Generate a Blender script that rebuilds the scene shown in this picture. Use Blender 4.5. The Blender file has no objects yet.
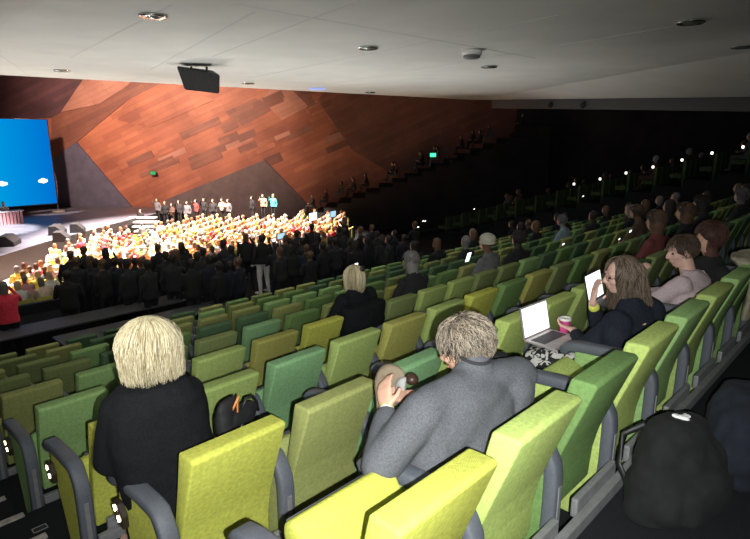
import bpy, bmesh, math, random
from mathutils import Vector, Matrix, Quaternion, noise
R = random.Random(7)
PI = math.pi
col = bpy.context.scene.collection
# ------------------------------------------------------------------ frames
F, PITCH, TH = 559.7, .233, .802
U = Vector((math.cos(TH), math.sin(TH), 0)); V = Vector((-math.sin(TH), math.cos(TH), 0)); Z = Vector((0, 0, 1))
H = 1.55                                  # camera height over the rear aisle floor
def W(u, v, z): return U*u + V*v + Z*(z+H)    # row frame (along row, to the stage, height from the eye) -> world
def ray(px, py):
    c, s = math.cos(PITCH), math.sin(PITCH); a = (px-375)/F; b = -(py-269.5)/F
    return Vector((a, c+b*s, -s+b*c))
def at_z(px, py, z): r = ray(px, py); p = r*(z/r.z); return p+Z*H
def at_y(px, py, Y): r = ray(px, py); p = r*(Y/r.y); return p+Z*H
def at_v(px, py, v): r = ray(px, py); p = r*(v/r.dot(V)); return p+Z*H
ROW0, DROW, RISE, PITCHW = .866, 1.029, .266, .56
E0 = .86
def rowv(k): return ROW0+DROW*k
def floorz(k): return -1.85-RISE*k
# ------------------------------------------------------------------ materials
MATS = {}
def mat(name, rgb, rough=.8, metal=0, noise_amt=0, scale=40, bump=0, bscale=200, emit=None, estr=0, spec=.5, stretch=None, sheen=0):
    if name in MATS: return MATS[name]
    m = bpy.data.materials.new(name); m.use_nodes = True; nt = m.node_tree
    b = nt.nodes['Principled BSDF']
    b.inputs['Base Color'].default_value = (*rgb, 1); b.inputs['Roughness'].default_value = rough; b.inputs['Metallic'].default_value = metal
    b.inputs['Specular IOR Level'].default_value = spec
    if sheen: b.inputs['Sheen Weight'].default_value = sheen
    tc = nt.nodes.new('ShaderNodeTexCoord'); mp = nt.nodes.new('ShaderNodeMapping')
    nt.links.new(tc.outputs['Object'], mp.inputs['Vector'])
    if stretch: mp.inputs['Scale'].default_value = stretch
    if noise_amt:
        n = nt.nodes.new('ShaderNodeTexNoise'); n.inputs['Scale'].default_value = scale; n.inputs['Detail'].default_value = 6
        nt.links.new(mp.outputs['Vector'], n.inputs['Vector'])
        r = nt.nodes.new('ShaderNodeValToRGB')
        lo = [max(0, c*(1-noise_amt)) for c in rgb]; hi = [min(1, c*(1+noise_amt)) for c in rgb]
        r.color_ramp.elements[0].position = .32; r.color_ramp.elements[0].color = (*lo, 1)
        r.color_ramp.elements[1].position = .68; r.color_ramp.elements[1].color = (*hi, 1)
        nt.links.new(n.outputs['Fac'], r.inputs['Fac']); nt.links.new(r.outputs['Color'], b.inputs['Base Color'])
    if bump:
        n2 = nt.nodes.new('ShaderNodeTexNoise'); n2.inputs['Scale'].default_value = bscale
        bp = nt.nodes.new('ShaderNodeBump'); bp.inputs['Strength'].default_value = bump; bp.inputs['Distance'].default_value = .01
        nt.links.new(mp.outputs['Vector'], n2.inputs['Vector'])
        nt.links.new(n2.outputs['Fac'], bp.inputs['Height']); nt.links.new(bp.outputs['Normal'], b.inputs['Normal'])
    if emit:
        b.inputs['Emission Color'].default_value = (*emit, 1); b.inputs['Emission Strength'].default_value = estr
    MATS[name] = m
    return m
def fabric(name, rgb): return mat('fabric_'+name, rgb, .9, 0, .13, 60, .5, 350, spec=.2)
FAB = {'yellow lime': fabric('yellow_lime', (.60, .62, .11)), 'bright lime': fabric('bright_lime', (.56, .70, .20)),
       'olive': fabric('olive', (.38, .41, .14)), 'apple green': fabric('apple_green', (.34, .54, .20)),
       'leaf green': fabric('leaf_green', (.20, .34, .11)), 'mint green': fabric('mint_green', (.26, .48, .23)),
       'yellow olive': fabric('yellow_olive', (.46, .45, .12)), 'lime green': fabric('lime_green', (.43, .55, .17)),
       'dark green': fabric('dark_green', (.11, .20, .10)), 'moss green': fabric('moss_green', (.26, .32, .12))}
M_grey = mat('grey_vinyl', (.115, .125, .15), .55, 0, .1, 90, .25, 300)
M_shell = mat('seat_plastic', (.05, .055, .06), .5)
M_metal = mat('aluminium', (.30, .30, .31), .6, .4, .1, 30)
M_chrome = mat('chrome', (.75, .75, .75), .15, 1)
M_carpet = mat('dark_carpet', (.022, .023, .026), .95, 0, .45, 220, .6, 400, spec=.1)
M_black = mat('black_plastic', (.015, .015, .017), .5, 0, .2, 60)
M_darkmetal = mat('dark_metal', (.05, .05, .055), .45, .6)
M_warm = mat('aisle_lamp_glow', (1, .9, .8), .5, emit=(1, .75, .48), estr=22)
M_white = mat('white_paper', (.8, .8, .8), .8)
# ------------------------------------------------------------------ mesh helpers
def mesh_obj(name, bm, mats, parent=None, smooth=False, loc=None, rotz=None):
    me = bpy.data.meshes.new(name); bm.normal_update(); bm.to_mesh(me); bm.free()
    if smooth:
        for p in me.polygons: p.use_smooth = True
    o = bpy.data.objects.new(name, me); col.objects.link(o)
    for m in (mats if isinstance(mats, (list, tuple)) else [mats]): me.materials.append(m)
    if parent: o.parent = parent
    if loc is not None: o.location = loc
    if rotz is not None: o.rotation_euler = (0, 0, rotz)
    return o
def tag(o, label=None, cat=None, group=None, kind=None):
    if label: o['label'] = label
    if cat: o['category'] = cat
    if group: o['group'] = group
    if kind: o['kind'] = kind
    return o
def empty(name, loc, rz=0):
    o = bpy.data.objects.new(name, None); col.objects.link(o); o.location = loc; o.rotation_euler = (0, 0, rz); o.empty_display_size = .1
    return o
def box(bm, lo, hi, bev=0, seg=2):
    vs = [bm.verts.new((x, y, z)) for x in (lo[0], hi[0]) for y in (lo[1], hi[1]) for z in (lo[2], hi[2])]
    fs = [bm.faces.new([vs[i] for i in f]) for f in ((0, 1, 3, 2), (4, 6, 7, 5), (0, 4, 5, 1), (2, 3, 7, 6), (0, 2, 6, 4), (1, 5, 7, 3))]
    if bev:
        es = list({e for f in fs for e in f.edges})
        bmesh.ops.bevel(bm, geom=es, offset=bev, segments=seg, profile=.6, affect='EDGES')
    return vs
def rotbox(bm, c, size, rot=None, bev=0):
    b2 = bmesh.new(); box(b2, [-s/2 for s in size], [s/2 for s in size], bev)
    m = Matrix.Translation(Vector(c)) @ (rot.to_4x4() if rot else Matrix())
    bmesh.ops.transform(b2, matrix=m, verts=b2.verts)
    add(bm, b2)
def add(bm, b2):
    vm = {v: bm.verts.new(v.co) for v in b2.verts}
    for f in b2.faces:
        nf = bm.faces.new([vm[v] for v in f.verts]); nf.material_index = f.material_index; nf.smooth = f.smooth
    b2.free()
def prism(bm, prof, x0, x1, bev=0, seg=3):
    """profile in (y,z) extruded along x"""
    a = [bm.verts.new((x0, y, z)) for y, z in prof]; b = [bm.verts.new((x1, y, z)) for y, z in prof]
    n = len(prof); fs = [bm.faces.new(a[::-1]), bm.faces.new(b)]
    for i in range(n): fs.append(bm.faces.new((a[i], a[(i+1) % n], b[(i+1) % n], b[i])))
    bmesh.ops.recalc_face_normals(bm, faces=fs)
    if bev:
        es = list({e for f in fs for e in f.edges})
        bmesh.ops.bevel(bm, geom=es, offset=bev, segments=seg, profile=.55, affect='EDGES', clamp_overlap=True)
def ribbon(bm, path, w, t, n=10):
    """rounded-rectangle section swept along a (y,z) path; w along x"""
    rings = []
    for i, p in enumerate(path):
        a = Vector(path[max(0, i-1)]); b = Vector(path[min(len(path)-1, i+1)]); d = (b-a).normalized(); nn = Vector((-d.y, d.x))
        k = 1.0
        if i == 0 or i == len(path)-1: k = .72
        ring = []
        for j in range(16):
            an = 2*PI*j/16; cx = math.copysign(abs(math.cos(an))**.45, math.cos(an)); cy = math.copysign(abs(math.sin(an))**.45, math.sin(an))
            q = Vector(p)+nn*(cy*t/2*k)
            ring.append(bm.verts.new((cx*w/2*k, q.x, q.y)))
        rings.append(ring)
    for a, b in zip(rings, rings[1:]):
        for j in range(16): bm.faces.new((a[j], a[(j+1) % 16], b[(j+1) % 16], b[j]))
    bm.faces.new(rings[0][::-1]); bm.faces.new(rings[-1])
    bmesh.ops.recalc_face_normals(bm, faces=bm.faces)
def tube(bm, pts, r, n=8, r1=None):
    pts = [Vector(p) for p in pts]; rings = []; up = Vector((0, 0, 1))
    for i, p in enumerate(pts):
        d = (pts[min(i+1, len(pts)-1)]-pts[max(i-1, 0)]).normalized()
        s = d.cross(up)
        if s.length < .05: s = d.cross(Vector((1, 0, 0)))
        s.normalize(); t = s.cross(d)
        rr = r if r1 is None else r+(r1-r)*i/(len(pts)-1)
        rings.append([bm.verts.new(p+(s*math.cos(2*PI*j/n)+t*math.sin(2*PI*j/n))*rr) for j in range(n)])
    for a, b in zip(rings, rings[1:]):
        for j in range(n): bm.faces.new((a[j], a[(j+1) % n], b[(j+1) % n], b[j]))
    bm.faces.new(rings[0][::-1]); bm.faces.new(rings[-1])
def lathe(bm, prof, n=24, c=(0, 0, 0)):
    rings = [[bm.verts.new((c[0]+r*math.cos(2*PI*j/n), c[1]+r*math.sin(2*PI*j/n), c[2]+z)) for j in range(n)] for r, z in prof]
    for a, b in zip(rings, rings[1:]):
        for j in range(n): bm.faces.new((a[j], a[(j+1) % n], b[(j+1) % n], b[j]))
    bm.faces.new(rings[0][::-1]); bm.faces.new(rings[-1])
# --- organic: closed lumps merged by voxel remesh into one continuous surface
def ell(bm, c, r, rot=None, sub=2):
    m = Matrix.Translation(Vector(c)) @ (rot.to_matrix().to_4x4() if rot else Matrix()) @ Matrix.Diagonal((*r, 1))
    bmesh.ops.create_icosphere(bm, subdivisions=sub+1, radius=1, matrix=m)
def cap(bm, p0, p1, r0, r1, n=14):
    p0, p1 = Vector(p0), Vector(p1); d = p1-p0; L = d.length or 1e-6; d.normalize()
    q = Vector((0, 0, 1)).rotation_difference(d)
    prof = [(r0*math.sin(a), -r0*math.cos(a)) for a in [PI/2*i/4 for i in range(1, 5)]] + [(r1*math.cos(a), L+r1*math.sin(a)) for a in [PI/2*i/4 for i in range(0, 4)]]
    rings = [[bm.verts.new(p0+q @ Vector((r*math.cos(2*PI*j/n), r*math.sin(2*PI*j/n), z))) for j in range(n)] for r, z in prof]
    t0 = bm.verts.new(p0-d*r0); t1 = bm.verts.new(p1+d*r1)
    for a, b in zip(rings, rings[1:]):
        for j in range(n): bm.faces.new((a[j], a[(j+1) % n], b[(j+1) % n], b[j]))
    for j in range(n):
        bm.faces.new((t0, rings[0][(j+1) % n], rings[0][j])); bm.faces.new((t1, rings[-1][j], rings[-1][(j+1) % n]))
def loft(bm, secs, n=24, pw=.8):
    """secs: (centre, half-width vector, half-depth vector)"""
    rings = []
    for c, a, b in secs:
        c, a, b = Vector(c), Vector(a), Vector(b)
        rings.append([bm.verts.new(c+a*math.copysign(abs(math.cos(2*PI*j/n))**pw, math.cos(2*PI*j/n))+b*math.copysign(abs(math.sin(2*PI*j/n))**pw, math.sin(2*PI*j/n))) for j in range(n)])
    for a, b in zip(rings, rings[1:]):
        for j in range(n): bm.faces.new((a[j], a[(j+1) % n], b[(j+1) % n], b[j]))
    bm.faces.new(rings[0][::-1]); bm.faces.new(rings[-1])
    bmesh.ops.recalc_face_normals(bm, faces=bm.faces)
def bake(bm, voxel, smooth=3, disp=0, dscale=8):
    me = bpy.data.meshes.new('lump'); bmesh.ops.recalc_face_normals(bm, faces=bm.faces); bm.to_mesh(me); bm.free()
    o = bpy.data.objects.new('lump', me); col.objects.link(o)
    r = o.modifiers.new('r', 'REMESH'); r.mode = 'VOXEL'; r.voxel_size = voxel
    s = o.modifiers.new('s', 'SMOOTH'); s.factor = .5; s.iterations = smooth
    bpy.context.view_layer.update()
    dg = bpy.context.evaluated_depsgraph_get()
    out = bpy.data.meshes.new_from_object(o.evaluated_get(dg))
    bpy.data.objects.remove(o); bpy.data.meshes.remove(me)
    if disp:
        ns = [v.normal.copy() for v in out.vertices]
        for v, nn in zip(out.vertices, ns): v.co += nn*disp*(noise.noise(v.co*dscale)+.5*noise.noise(v.co*dscale*2.3))
    for p in out.polygons: p.use_smooth = True
    return out
def lump_obj(name, bm, voxel, m, parent, **k):
    me = bake(bm, voxel, **k); me.name = name; me.materials.clear(); me.materials.append(m)
    o = bpy.data.objects.new(name, me); col.objects.link(o)
    if parent: o.parent = parent
    return o
# ------------------------------------------------------------------ the setting
def struct(name, bm, m, **k): return tag(mesh_obj(name, bm, m, **k), kind='structure')
# stepped floor of the block (one step per row), in the row frame
bm = bmesh.new()
prof = [(-6, -1.55), (.76, -1.55), (.76, floorz(0))]
for k in range(9):
    v1 = rowv(k+1)-.12
    prof += [(v1, floorz(k)), (v1, floorz(k+1) if k < 8 else -4.5)]
prof += [(16.2, -4.5), (16.2, -6.2), (16.2, -7.2), (-6, -7.2)]
prism(bm, prof, .70, 21.5)
struct('floor', bm, M_carpet, loc=(0, 0, H), rotz=TH)
bm = bmesh.new()                       # aisle stair at the low end of the rows: two goings per row
prof = [(-6, -1.55), (.76, -1.55)]
z = -1.55; v = .76
for k in range(9):
    for h in range(2):
        z2 = z-(.15 if k == 0 else RISE/2) if h == 0 else (floorz(k))
        prof += [(v, z2)]; v += DROW/2; prof += [(v, z2)]; z = z2
prof += [(v, -4.5), (16.2, -4.5), (16.2, -7.2), (-6, -7.2)]
prism(bm, prof, -9, .70)
struct('floor', bm, M_carpet, loc=(0, 0, H), rotz=TH)
bm = bmesh.new()                       # hall floor down in front, pale tone painted where the stage light falls
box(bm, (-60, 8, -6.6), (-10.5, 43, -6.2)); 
M_hall = mat('hall_floor_lit', (.50, .36, .30), .6, 0, .12, 3)
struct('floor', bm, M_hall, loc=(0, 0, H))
bm = bmesh.new(); box(bm, (-10.5, 8, -6.6), (40, 43, -6.2)); struct('floor', bm, M_carpet, loc=(0, 0, H))  # rest of the hall floor, its unlit look painted as dark carpet
# nosing strips on the aisle stairs
M_nose = mat('nosing_strip', (.42, .38, .36), .6, 0, .3, 25)
v = .76
for k in range(8):
    for h in range(2):
        zz = (floorz(k)+RISE/2 if h == 0 and k > 0 else (-1.70 if h == 0 else floorz(k)))
        bm = bmesh.new(); box(bm, (-1.2, v+DROW/2-.045, zz), (.69, v+DROW/2+.004, zz+.012), .003)
        tag(mesh_obj('trim_%d' % (k*2+h+1), bm, M_nose, loc=(0, 0, H), rotz=TH), kind='structure')
        v += DROW/2
# ceiling: three planes with folds between them
c0 = Vector((4.2, 24.5, 1.5)); cl = Vector((-10.67, 13.8, 1.5)); fd = Vector((2.63, -13.7, 0)); e = Vector((4.54, -10.9, -.6))
crease = Vector((1, -1, 0))
def poly(bm, pts, thick):
    a = [bm.verts.new(p) for p in pts]; b = [bm.verts.new(Vector(p)+Z*thick) for p in pts]; n = len(pts)
    bm.faces.new(a); bm.faces.new(b[::-1])
    for i in range(n): bm.faces.new((a[i], b[i], b[(i+1) % n], a[(i+1) % n]))
    bmesh.ops.recalc_face_normals(bm, faces=bm.faces)
M_ceil = mat('ceiling_board', (.62, .63, .60), .9, 0, .05, 1.2)
bm = bmesh.new(); poly(bm, [cl, c0, c0+fd*2.2, cl+crease*22], .3)
struct('ceiling', bm, M_ceil, loc=(0, 0, H))
bm = bmesh.new(); poly(bm, [c0, c0+e*3, c0+e*3+fd*2.2, c0+fd*2.2], .3)
struct('ceiling', bm, M_ceil, loc=(0, 0, H))
ld = Vector((-6, -4.3, -2.4))
bm = bmesh.new(); poly(bm, [cl, cl+crease*22, cl+crease*22+ld, cl+ld], .3)
struct('ceiling', bm, M_ceil, loc=(0, 0, H))
bm = bmesh.new()                       # dark beam hanging under the right-hand edge
ed = e.normalized(); en = ed.cross(Z).normalized()
a = c0+ed*.8-en*.3; b = c0+e*3-en*.3
vs = [bm.verts.new(p) for p in (a, a-en*.4, b-en*.4, b, a-Z*.32, a-en*.4-Z*.32, b-en*.4-Z*.32, b-Z*.32)]
for f in ((0, 3, 2, 1), (4, 5, 6, 7), (0, 1, 5, 4), (1, 2, 6, 5), (2, 3, 7, 6), (3, 0, 4, 7)): bm.faces.new([vs[i] for i in f])
M_beam = mat('beam_paint', (.10, .10, .10), .9)
struct('trim_40', bm, M_beam, loc=(0, 0, H))
# shadow-gap joints between ceiling boards
M_joint = mat('joint_shadow_gap', (.56, .57, .55), .9)
def joint(n, p, q):
    a = at_z(*p, 1.5); b = at_z(*q, 1.5); d = (b-a).normalized(); s = d.cross(Z)*.018
    bm = bmesh.new(); vs = [bm.verts.new(x) for x in (a-s, a+s, b+s, b-s)]; ws = [bm.verts.new(x.co-Z*.003) for x in vs]
    bm.faces.new(ws)
    for i in range(4): bm.faces.new((vs[i], vs[(i+1) % 4], ws[(i+1) % 4], ws[i]))
    struct('trim_%d' % n, bm, M_joint)
joint(41, (70, 58), (172, 5)); joint(42, (212, 57), (375, -6)); joint(43, (245, 79), (560, 15)); joint(44, (225, 2), (535, 58)); joint(45, (330, 84), (700, 22))
joint(46, (0, 55), (30, 76)); joint(47, (150, 70), (255, 12))
# wood-clad far wall
def wood(name, c1, c2, ang):
    m = bpy.data.materials.new(name); m.use_nodes = True; nt = m.node_tree; b = nt.nodes['Principled BSDF']; b.inputs['Roughness'].default_value = .55
    tc = nt.nodes.new('ShaderNodeTexCoord'); mp = nt.nodes.new('ShaderNodeMapping'); nt.links.new(tc.outputs['Object'], mp.inputs['Vector'])
    sx = nt.nodes.new('ShaderNodeSeparateXYZ'); cb = nt.nodes.new('ShaderNodeCombineXYZ')
    nt.links.new(tc.outputs['Object'], sx.inputs[0]); nt.links.new(sx.outputs['X'], cb.inputs['X']); nt.links.new(sx.outputs['Z'], cb.inputs['Y'])
    nt.links.new(cb.outputs[0], mp.inputs['Vector']); mp.inputs['Rotation'].default_value = (0, 0, ang)
    br = nt.nodes.new('ShaderNodeTexBrick'); br.inputs['Scale'].default_value = 1; br.inputs['Brick Width'].default_value = 2.6; br.inputs['Row Height'].default_value = .34
    br.inputs['Mortar Size'].default_value = .012; br.inputs['Color1'].default_value = (*c1, 1); br.inputs['Color2'].default_value = (*c2, 1); br.inputs['Mortar'].default_value = (*[x*.35 for x in c1], 1)
    br.inputs['Bias'].default_value = 0
    nt.links.new(mp.outputs[0], br.inputs['Vector'])
    n = nt.nodes.new('ShaderNodeTexNoise'); n.inputs['Scale'].default_value = .35; n.inputs['Detail'].default_value = 5
    nt.links.new(tc.outputs['Object'], n.inputs['Vector'])
    mx = nt.nodes.new('ShaderNodeMixRGB'); mx.blend_type = 'MULTIPLY'; mx.inputs['Fac'].default_value = .8
    r = nt.nodes.new('ShaderNodeValToRGB'); r.color_ramp.elements[0].position = .35; r.color_ramp.elements[0].color = (.55, .5, .5, 1); r.color_ramp.elements[1].position = .62
    br.inputs['Mortar'].default_value = (*[x*.62 for x in c1], 1)
    nt.links.new(n.outputs['Fac'], r.inputs['Fac']); nt.links.new(br.outputs['Color'], mx.inputs[1]); nt.links.new(r.outputs['Color'], mx.inputs[2])
    nt.links.new(mx.outputs[0], b.inputs['Base Color'])
    return m
WA = math.radians(-24)
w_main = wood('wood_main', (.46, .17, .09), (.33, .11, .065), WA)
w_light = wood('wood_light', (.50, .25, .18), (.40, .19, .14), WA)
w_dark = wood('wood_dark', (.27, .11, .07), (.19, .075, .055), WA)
w_spill = wood('wood_screen_spill', (.14, .065, .075), (.09, .045, .06), WA)  # dark wood tone with the screen's blue spill put into the colour
M_slate = mat('slate_panel', (.12, .095, .10), .8, 0, .15, 2)
M_blue = mat('blue_grey_panel', (.09, .09, .14), .8, 0, .15, 2)
YW = 42
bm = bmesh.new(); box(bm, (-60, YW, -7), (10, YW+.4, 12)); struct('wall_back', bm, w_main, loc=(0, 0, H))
def panel(n, pts, m, proud):
    P = [at_y(x, y, YW) for x, y in pts]
    bm = bmesh.new(); a = [bm.verts.new((p.x, YW-proud, p.z)) for p in P]; b = [bm.verts.new((p.x, YW+.1, p.z)) for p in P]; k = len(P)
    bm.faces.new(a); bm.faces.new(b[::-1])
    for i in range(k): bm.faces.new((a[i], b[i], b[(i+1) % k], a[(i+1) % k]))
    bmesh.ops.recalc_face_normals(bm, faces=bm.faces)
    struct('trim_%d' % n, bm, m)
panel(60, [(-60, 40), (100, 40), (83, 81), (62, 112), (52, 118), (-60, 118)], w_spill, .10)
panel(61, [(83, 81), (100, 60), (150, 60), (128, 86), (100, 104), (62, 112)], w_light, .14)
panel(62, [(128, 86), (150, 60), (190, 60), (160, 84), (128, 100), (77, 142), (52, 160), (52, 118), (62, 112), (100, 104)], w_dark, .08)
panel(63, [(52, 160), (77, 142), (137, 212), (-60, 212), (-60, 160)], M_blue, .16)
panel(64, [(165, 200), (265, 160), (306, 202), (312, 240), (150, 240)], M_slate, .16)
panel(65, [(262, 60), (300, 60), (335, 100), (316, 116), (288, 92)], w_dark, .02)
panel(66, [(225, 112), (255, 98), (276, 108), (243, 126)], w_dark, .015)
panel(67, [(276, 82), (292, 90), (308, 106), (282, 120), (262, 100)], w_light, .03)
panel(68, [(318, 100), (352, 60), (560, 60), (560, 210), (420, 190), (352, 150)], w_dark, .1)  # dark wood here paints the wall's fade away from the stage light
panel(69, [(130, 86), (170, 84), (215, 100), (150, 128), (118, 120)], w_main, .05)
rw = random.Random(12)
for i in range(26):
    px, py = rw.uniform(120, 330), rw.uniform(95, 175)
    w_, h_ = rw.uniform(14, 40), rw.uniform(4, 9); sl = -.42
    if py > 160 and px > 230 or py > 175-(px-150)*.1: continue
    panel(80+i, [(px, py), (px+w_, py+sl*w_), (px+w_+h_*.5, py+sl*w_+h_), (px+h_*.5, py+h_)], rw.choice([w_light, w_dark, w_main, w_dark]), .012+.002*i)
bm = bmesh.new(); a = (9.9, YW+.2); b = (46, 8)       # dark side wall to the right
vs = [bm.verts.new(p) for p in ((a[0], a[1], -7), (b[0], b[1], -7), (b[0], b[1], 9), (a[0], a[1], 9), (a[0]+.3, a[1]+.3, -7), (b[0]+.3, b[1]+.3, -7), (b[0]+.3, b[1]+.3, 9), (a[0]+.3, a[1]+.3, 9))]
for f in ((0, 1, 2, 3), (5, 4, 7, 6), (0, 4, 5, 1), (3, 2, 6, 7), (0, 3, 7, 4), (1, 5, 6, 2)): bm.faces.new([vs[i] for i in f])
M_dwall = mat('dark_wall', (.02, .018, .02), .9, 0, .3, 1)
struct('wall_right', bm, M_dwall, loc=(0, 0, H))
# raised right-hand bank of seating, same rake, 22 m along
bm = bmesh.new(); prof = [(-4, -.3), (1, -.3)]
for k in range(1, 22):
    prof += [(.4+k*.93, -.1-.27*k+.27), (.4+k*.93, -.1-.27*k)]
prof += [(.4+21*.93, -7), (-4, -7)]
prism(bm, prof, 21.6, 37)
struct('floor', bm, M_carpet, loc=(0, 0, H), rotz=TH)
# side bank against the far wall
bm = bmesh.new(); prof = []
x, z = -5.4, -6.2
prof = [(x, -6.6)]; z = -5.5
for i in range(18):
    prof += [(x, z)]; x += .95; prof += [(x, z)]; z += .36
prof += [(x, -6.6)]
prism(bm, prof, 0, 3.7)
for vv in bm.verts: vv.co = Vector((vv.co.y, 38.2+vv.co.x, vv.co.z))
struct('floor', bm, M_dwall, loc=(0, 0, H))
# ------------------------------------------------------------------ stage
bm = bmesh.new()
pts = [(-60, 17), (-16.6, 19), (-16.4, 27.5), (-15.4, 36), (-13.9, 41.6), (-60, 41.6)]
a = [bm.verts.new((x, y, -5.1)) for x, y in pts]; b = [bm.verts.new((x, y, -6.25)) for x, y in pts]
bm.faces.new(a); bm.faces.new(b[::-1])
for i in range(6): bm.faces.new((a[i], b[i], b[(i+1) % 6], a[(i+1) % 6]))
bmesh.ops.recalc_face_normals(bm, faces=bm.faces)
for f in bm.faces:
    if abs(f.normal.z) < .5: f.material_index = 1
M_stage = mat('stage_floor', (.13, .13, .16), .45, 0, .2, 1.5)
tag(mesh_obj('stage', bm, [M_stage, M_black], loc=(0, 0, H)), 'low grey stage with a black front at the far left', 'stage')
# screen, parallel to the rows
scr_r = at_y(54, 160, 36) ; su = U
bm = bmesh.new()
c = at_y(47.5, 119, 38.5); zt = c.z; zb = at_y(56, 204, 38.5).z
box(bm, (-17, 0, zb), (0, .25, zt), .02)
fr = mesh_obj('projection_screen', bm, M_black, loc=(c.x, c.y, 0), rotz=TH)
tag(fr, 'huge glowing blue screen standing at the back of the stage', 'screen')
m = bpy.data.materials.new('screen_image'); m.use_nodes = True; nt = m.node_tree; nt.nodes.clear()
out = nt.nodes.new('ShaderNodeOutputMaterial'); em = nt.nodes.new('ShaderNodeEmission'); tc = nt.nodes.new('ShaderNodeTexCoord'); sx = nt.nodes.new('ShaderNodeSeparateXYZ')
nt.links.new(tc.outputs['Generated'], sx.inputs[0]); r = nt.nodes.new('ShaderNodeValToRGB')
r.color_ramp.elements[0].color = (.0, .50, .88, 1); r.color_ramp.elements[0].position = .55; r.color_ramp.elements[1].color = (0, .17, .64, 1)
nt.links.new(sx.outputs['X'], r.inputs['Fac']); nt.links.new(r.outputs['Color'], em.inputs['Color']); em.inputs['Strength'].default_value = 1.0
nt.links.new(em.outputs[0], out.inputs[0])
bm = bmesh.new(); vs = [bm.verts.new(p) for p in ((-16.9, -.012, zb+.08), (-.08, -.012, zb+.08), (-.08, -.012, zt-.05), (-16.9, -.012, zt-.05))]; bm.faces.new(vs)
mesh_obj('display', bm, m, fr)
M_glow = mat('screen_white', (1, 1, 1), .5, emit=(.85, .97, 1), estr=1.3)
for (px, py, w) in ((43, 181, .62), (2, 184, .75)):
    # small white cloud-like badge on the picture
    rr = ray(px, py); base = Vector((c.x, c.y, 0)); t = (base-V*.03).dot(V)/rr.dot(V); p = rr*t+Z*H
    lx = (p-base).dot(U)
    bm = bmesh.new()
    for (dx, dz, r_) in ((-.16, 0, .13), (0, .04, .18), (.16, .01, .14), (.02, -.03, .15)):
        n = 18; q = [bm.verts.new((lx+dx*w/.62+r_*math.cos(2*PI*j/n), -.02-.002*len(bm.verts)/18, p.z+dz+r_*.8*math.sin(2*PI*j/n))) for j in range(n)]; bm.faces.new(q)
    mesh_obj('white_badge', bm, M_glow, fr)
# flag beside the screen
fb = at_z(58.5, 211.5, -5.1)
fl = empty('flag', fb); tag(fl, 'furled white and pink flag on a pole beside the blue screen', 'flag')
bm = bmesh.new(); tube(bm, [(0, 0, 0), (0, 0, 2.9)], .03); lathe(bm, [(.001, 0), (.42, 0), (.40, .06), (.05, .09)]); mesh_obj('pole', bm, mat('pale_pole', (.7, .66, .6), .4), fl)
bm = bmesh.new(); loft(bm, [((-.03, 0, z), (.05+.14*math.sin((z-.6)*1.2) if z < 2.7 else .05, 0, 0), (0, .06, 0)) for z in (.7, 1.0, 1.4, 1.8, 2.2, 2.6, 2.85)])
mesh_obj('cloth', bm, mat('flag_cloth', (.75, .55, .6), .9, 0, .4, 6), fl, smooth=True)
# stage wedges and black boxes along the front edge
M_box = mat('black_speaker_box', (.02, .02, .024), .7)
for i, (px, py, w, lab) in enumerate(((58, 231, 1.0, 'black wedge monitor at the stage edge, right of the bright floor'), (62, 238, .7, 'small black wedge in front of the stage monitors'), (78, 229, .6, 'small black wedge, rightmost on the stage edge'), (10, 242, 1.1, 'dark low box on the stage edge at far left'))):
    p = at_z(px, py+3, -5.1); bm = bmesh.new()
    prism(bm, [(-.35, 0), (.35, 0), (.35, .2), (.05, .5), (-.3, .5)], -w/2, w/2, .03)
    o = tag(mesh_obj('stage_monitor', bm, M_box, loc=p, rotz=-1.3), lab, 'speaker', 'monitors along the stage edge')
# stage stair
sp = at_z(157, 240, -6.2)
for nm in (0,):
    st = empty('stage_stair', at_z(166, 239, -6.2), 0); tag(st, 'short flight of white-edged steps up to the stage side', 'steps')
    for i in range(5):
        bm = bmesh.new(); box(bm, (-1.75-.3*i, -.2+.45*i, 0), (-.0-.3*i, .25+.45*i, .22*(i+1)-.05)); mesh_obj('step', bm, M_box, st)
        bm = bmesh.new(); box(bm, (-1.75-.3*i, -.24+.45*i, .22*(i+1)-.05), (-.0-.3*i, .25+.45*i, .22*(i+1)+.02)); o = mesh_obj('tread', bm, mat('white_tread', (.55, .5, .48), .6), st)
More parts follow.
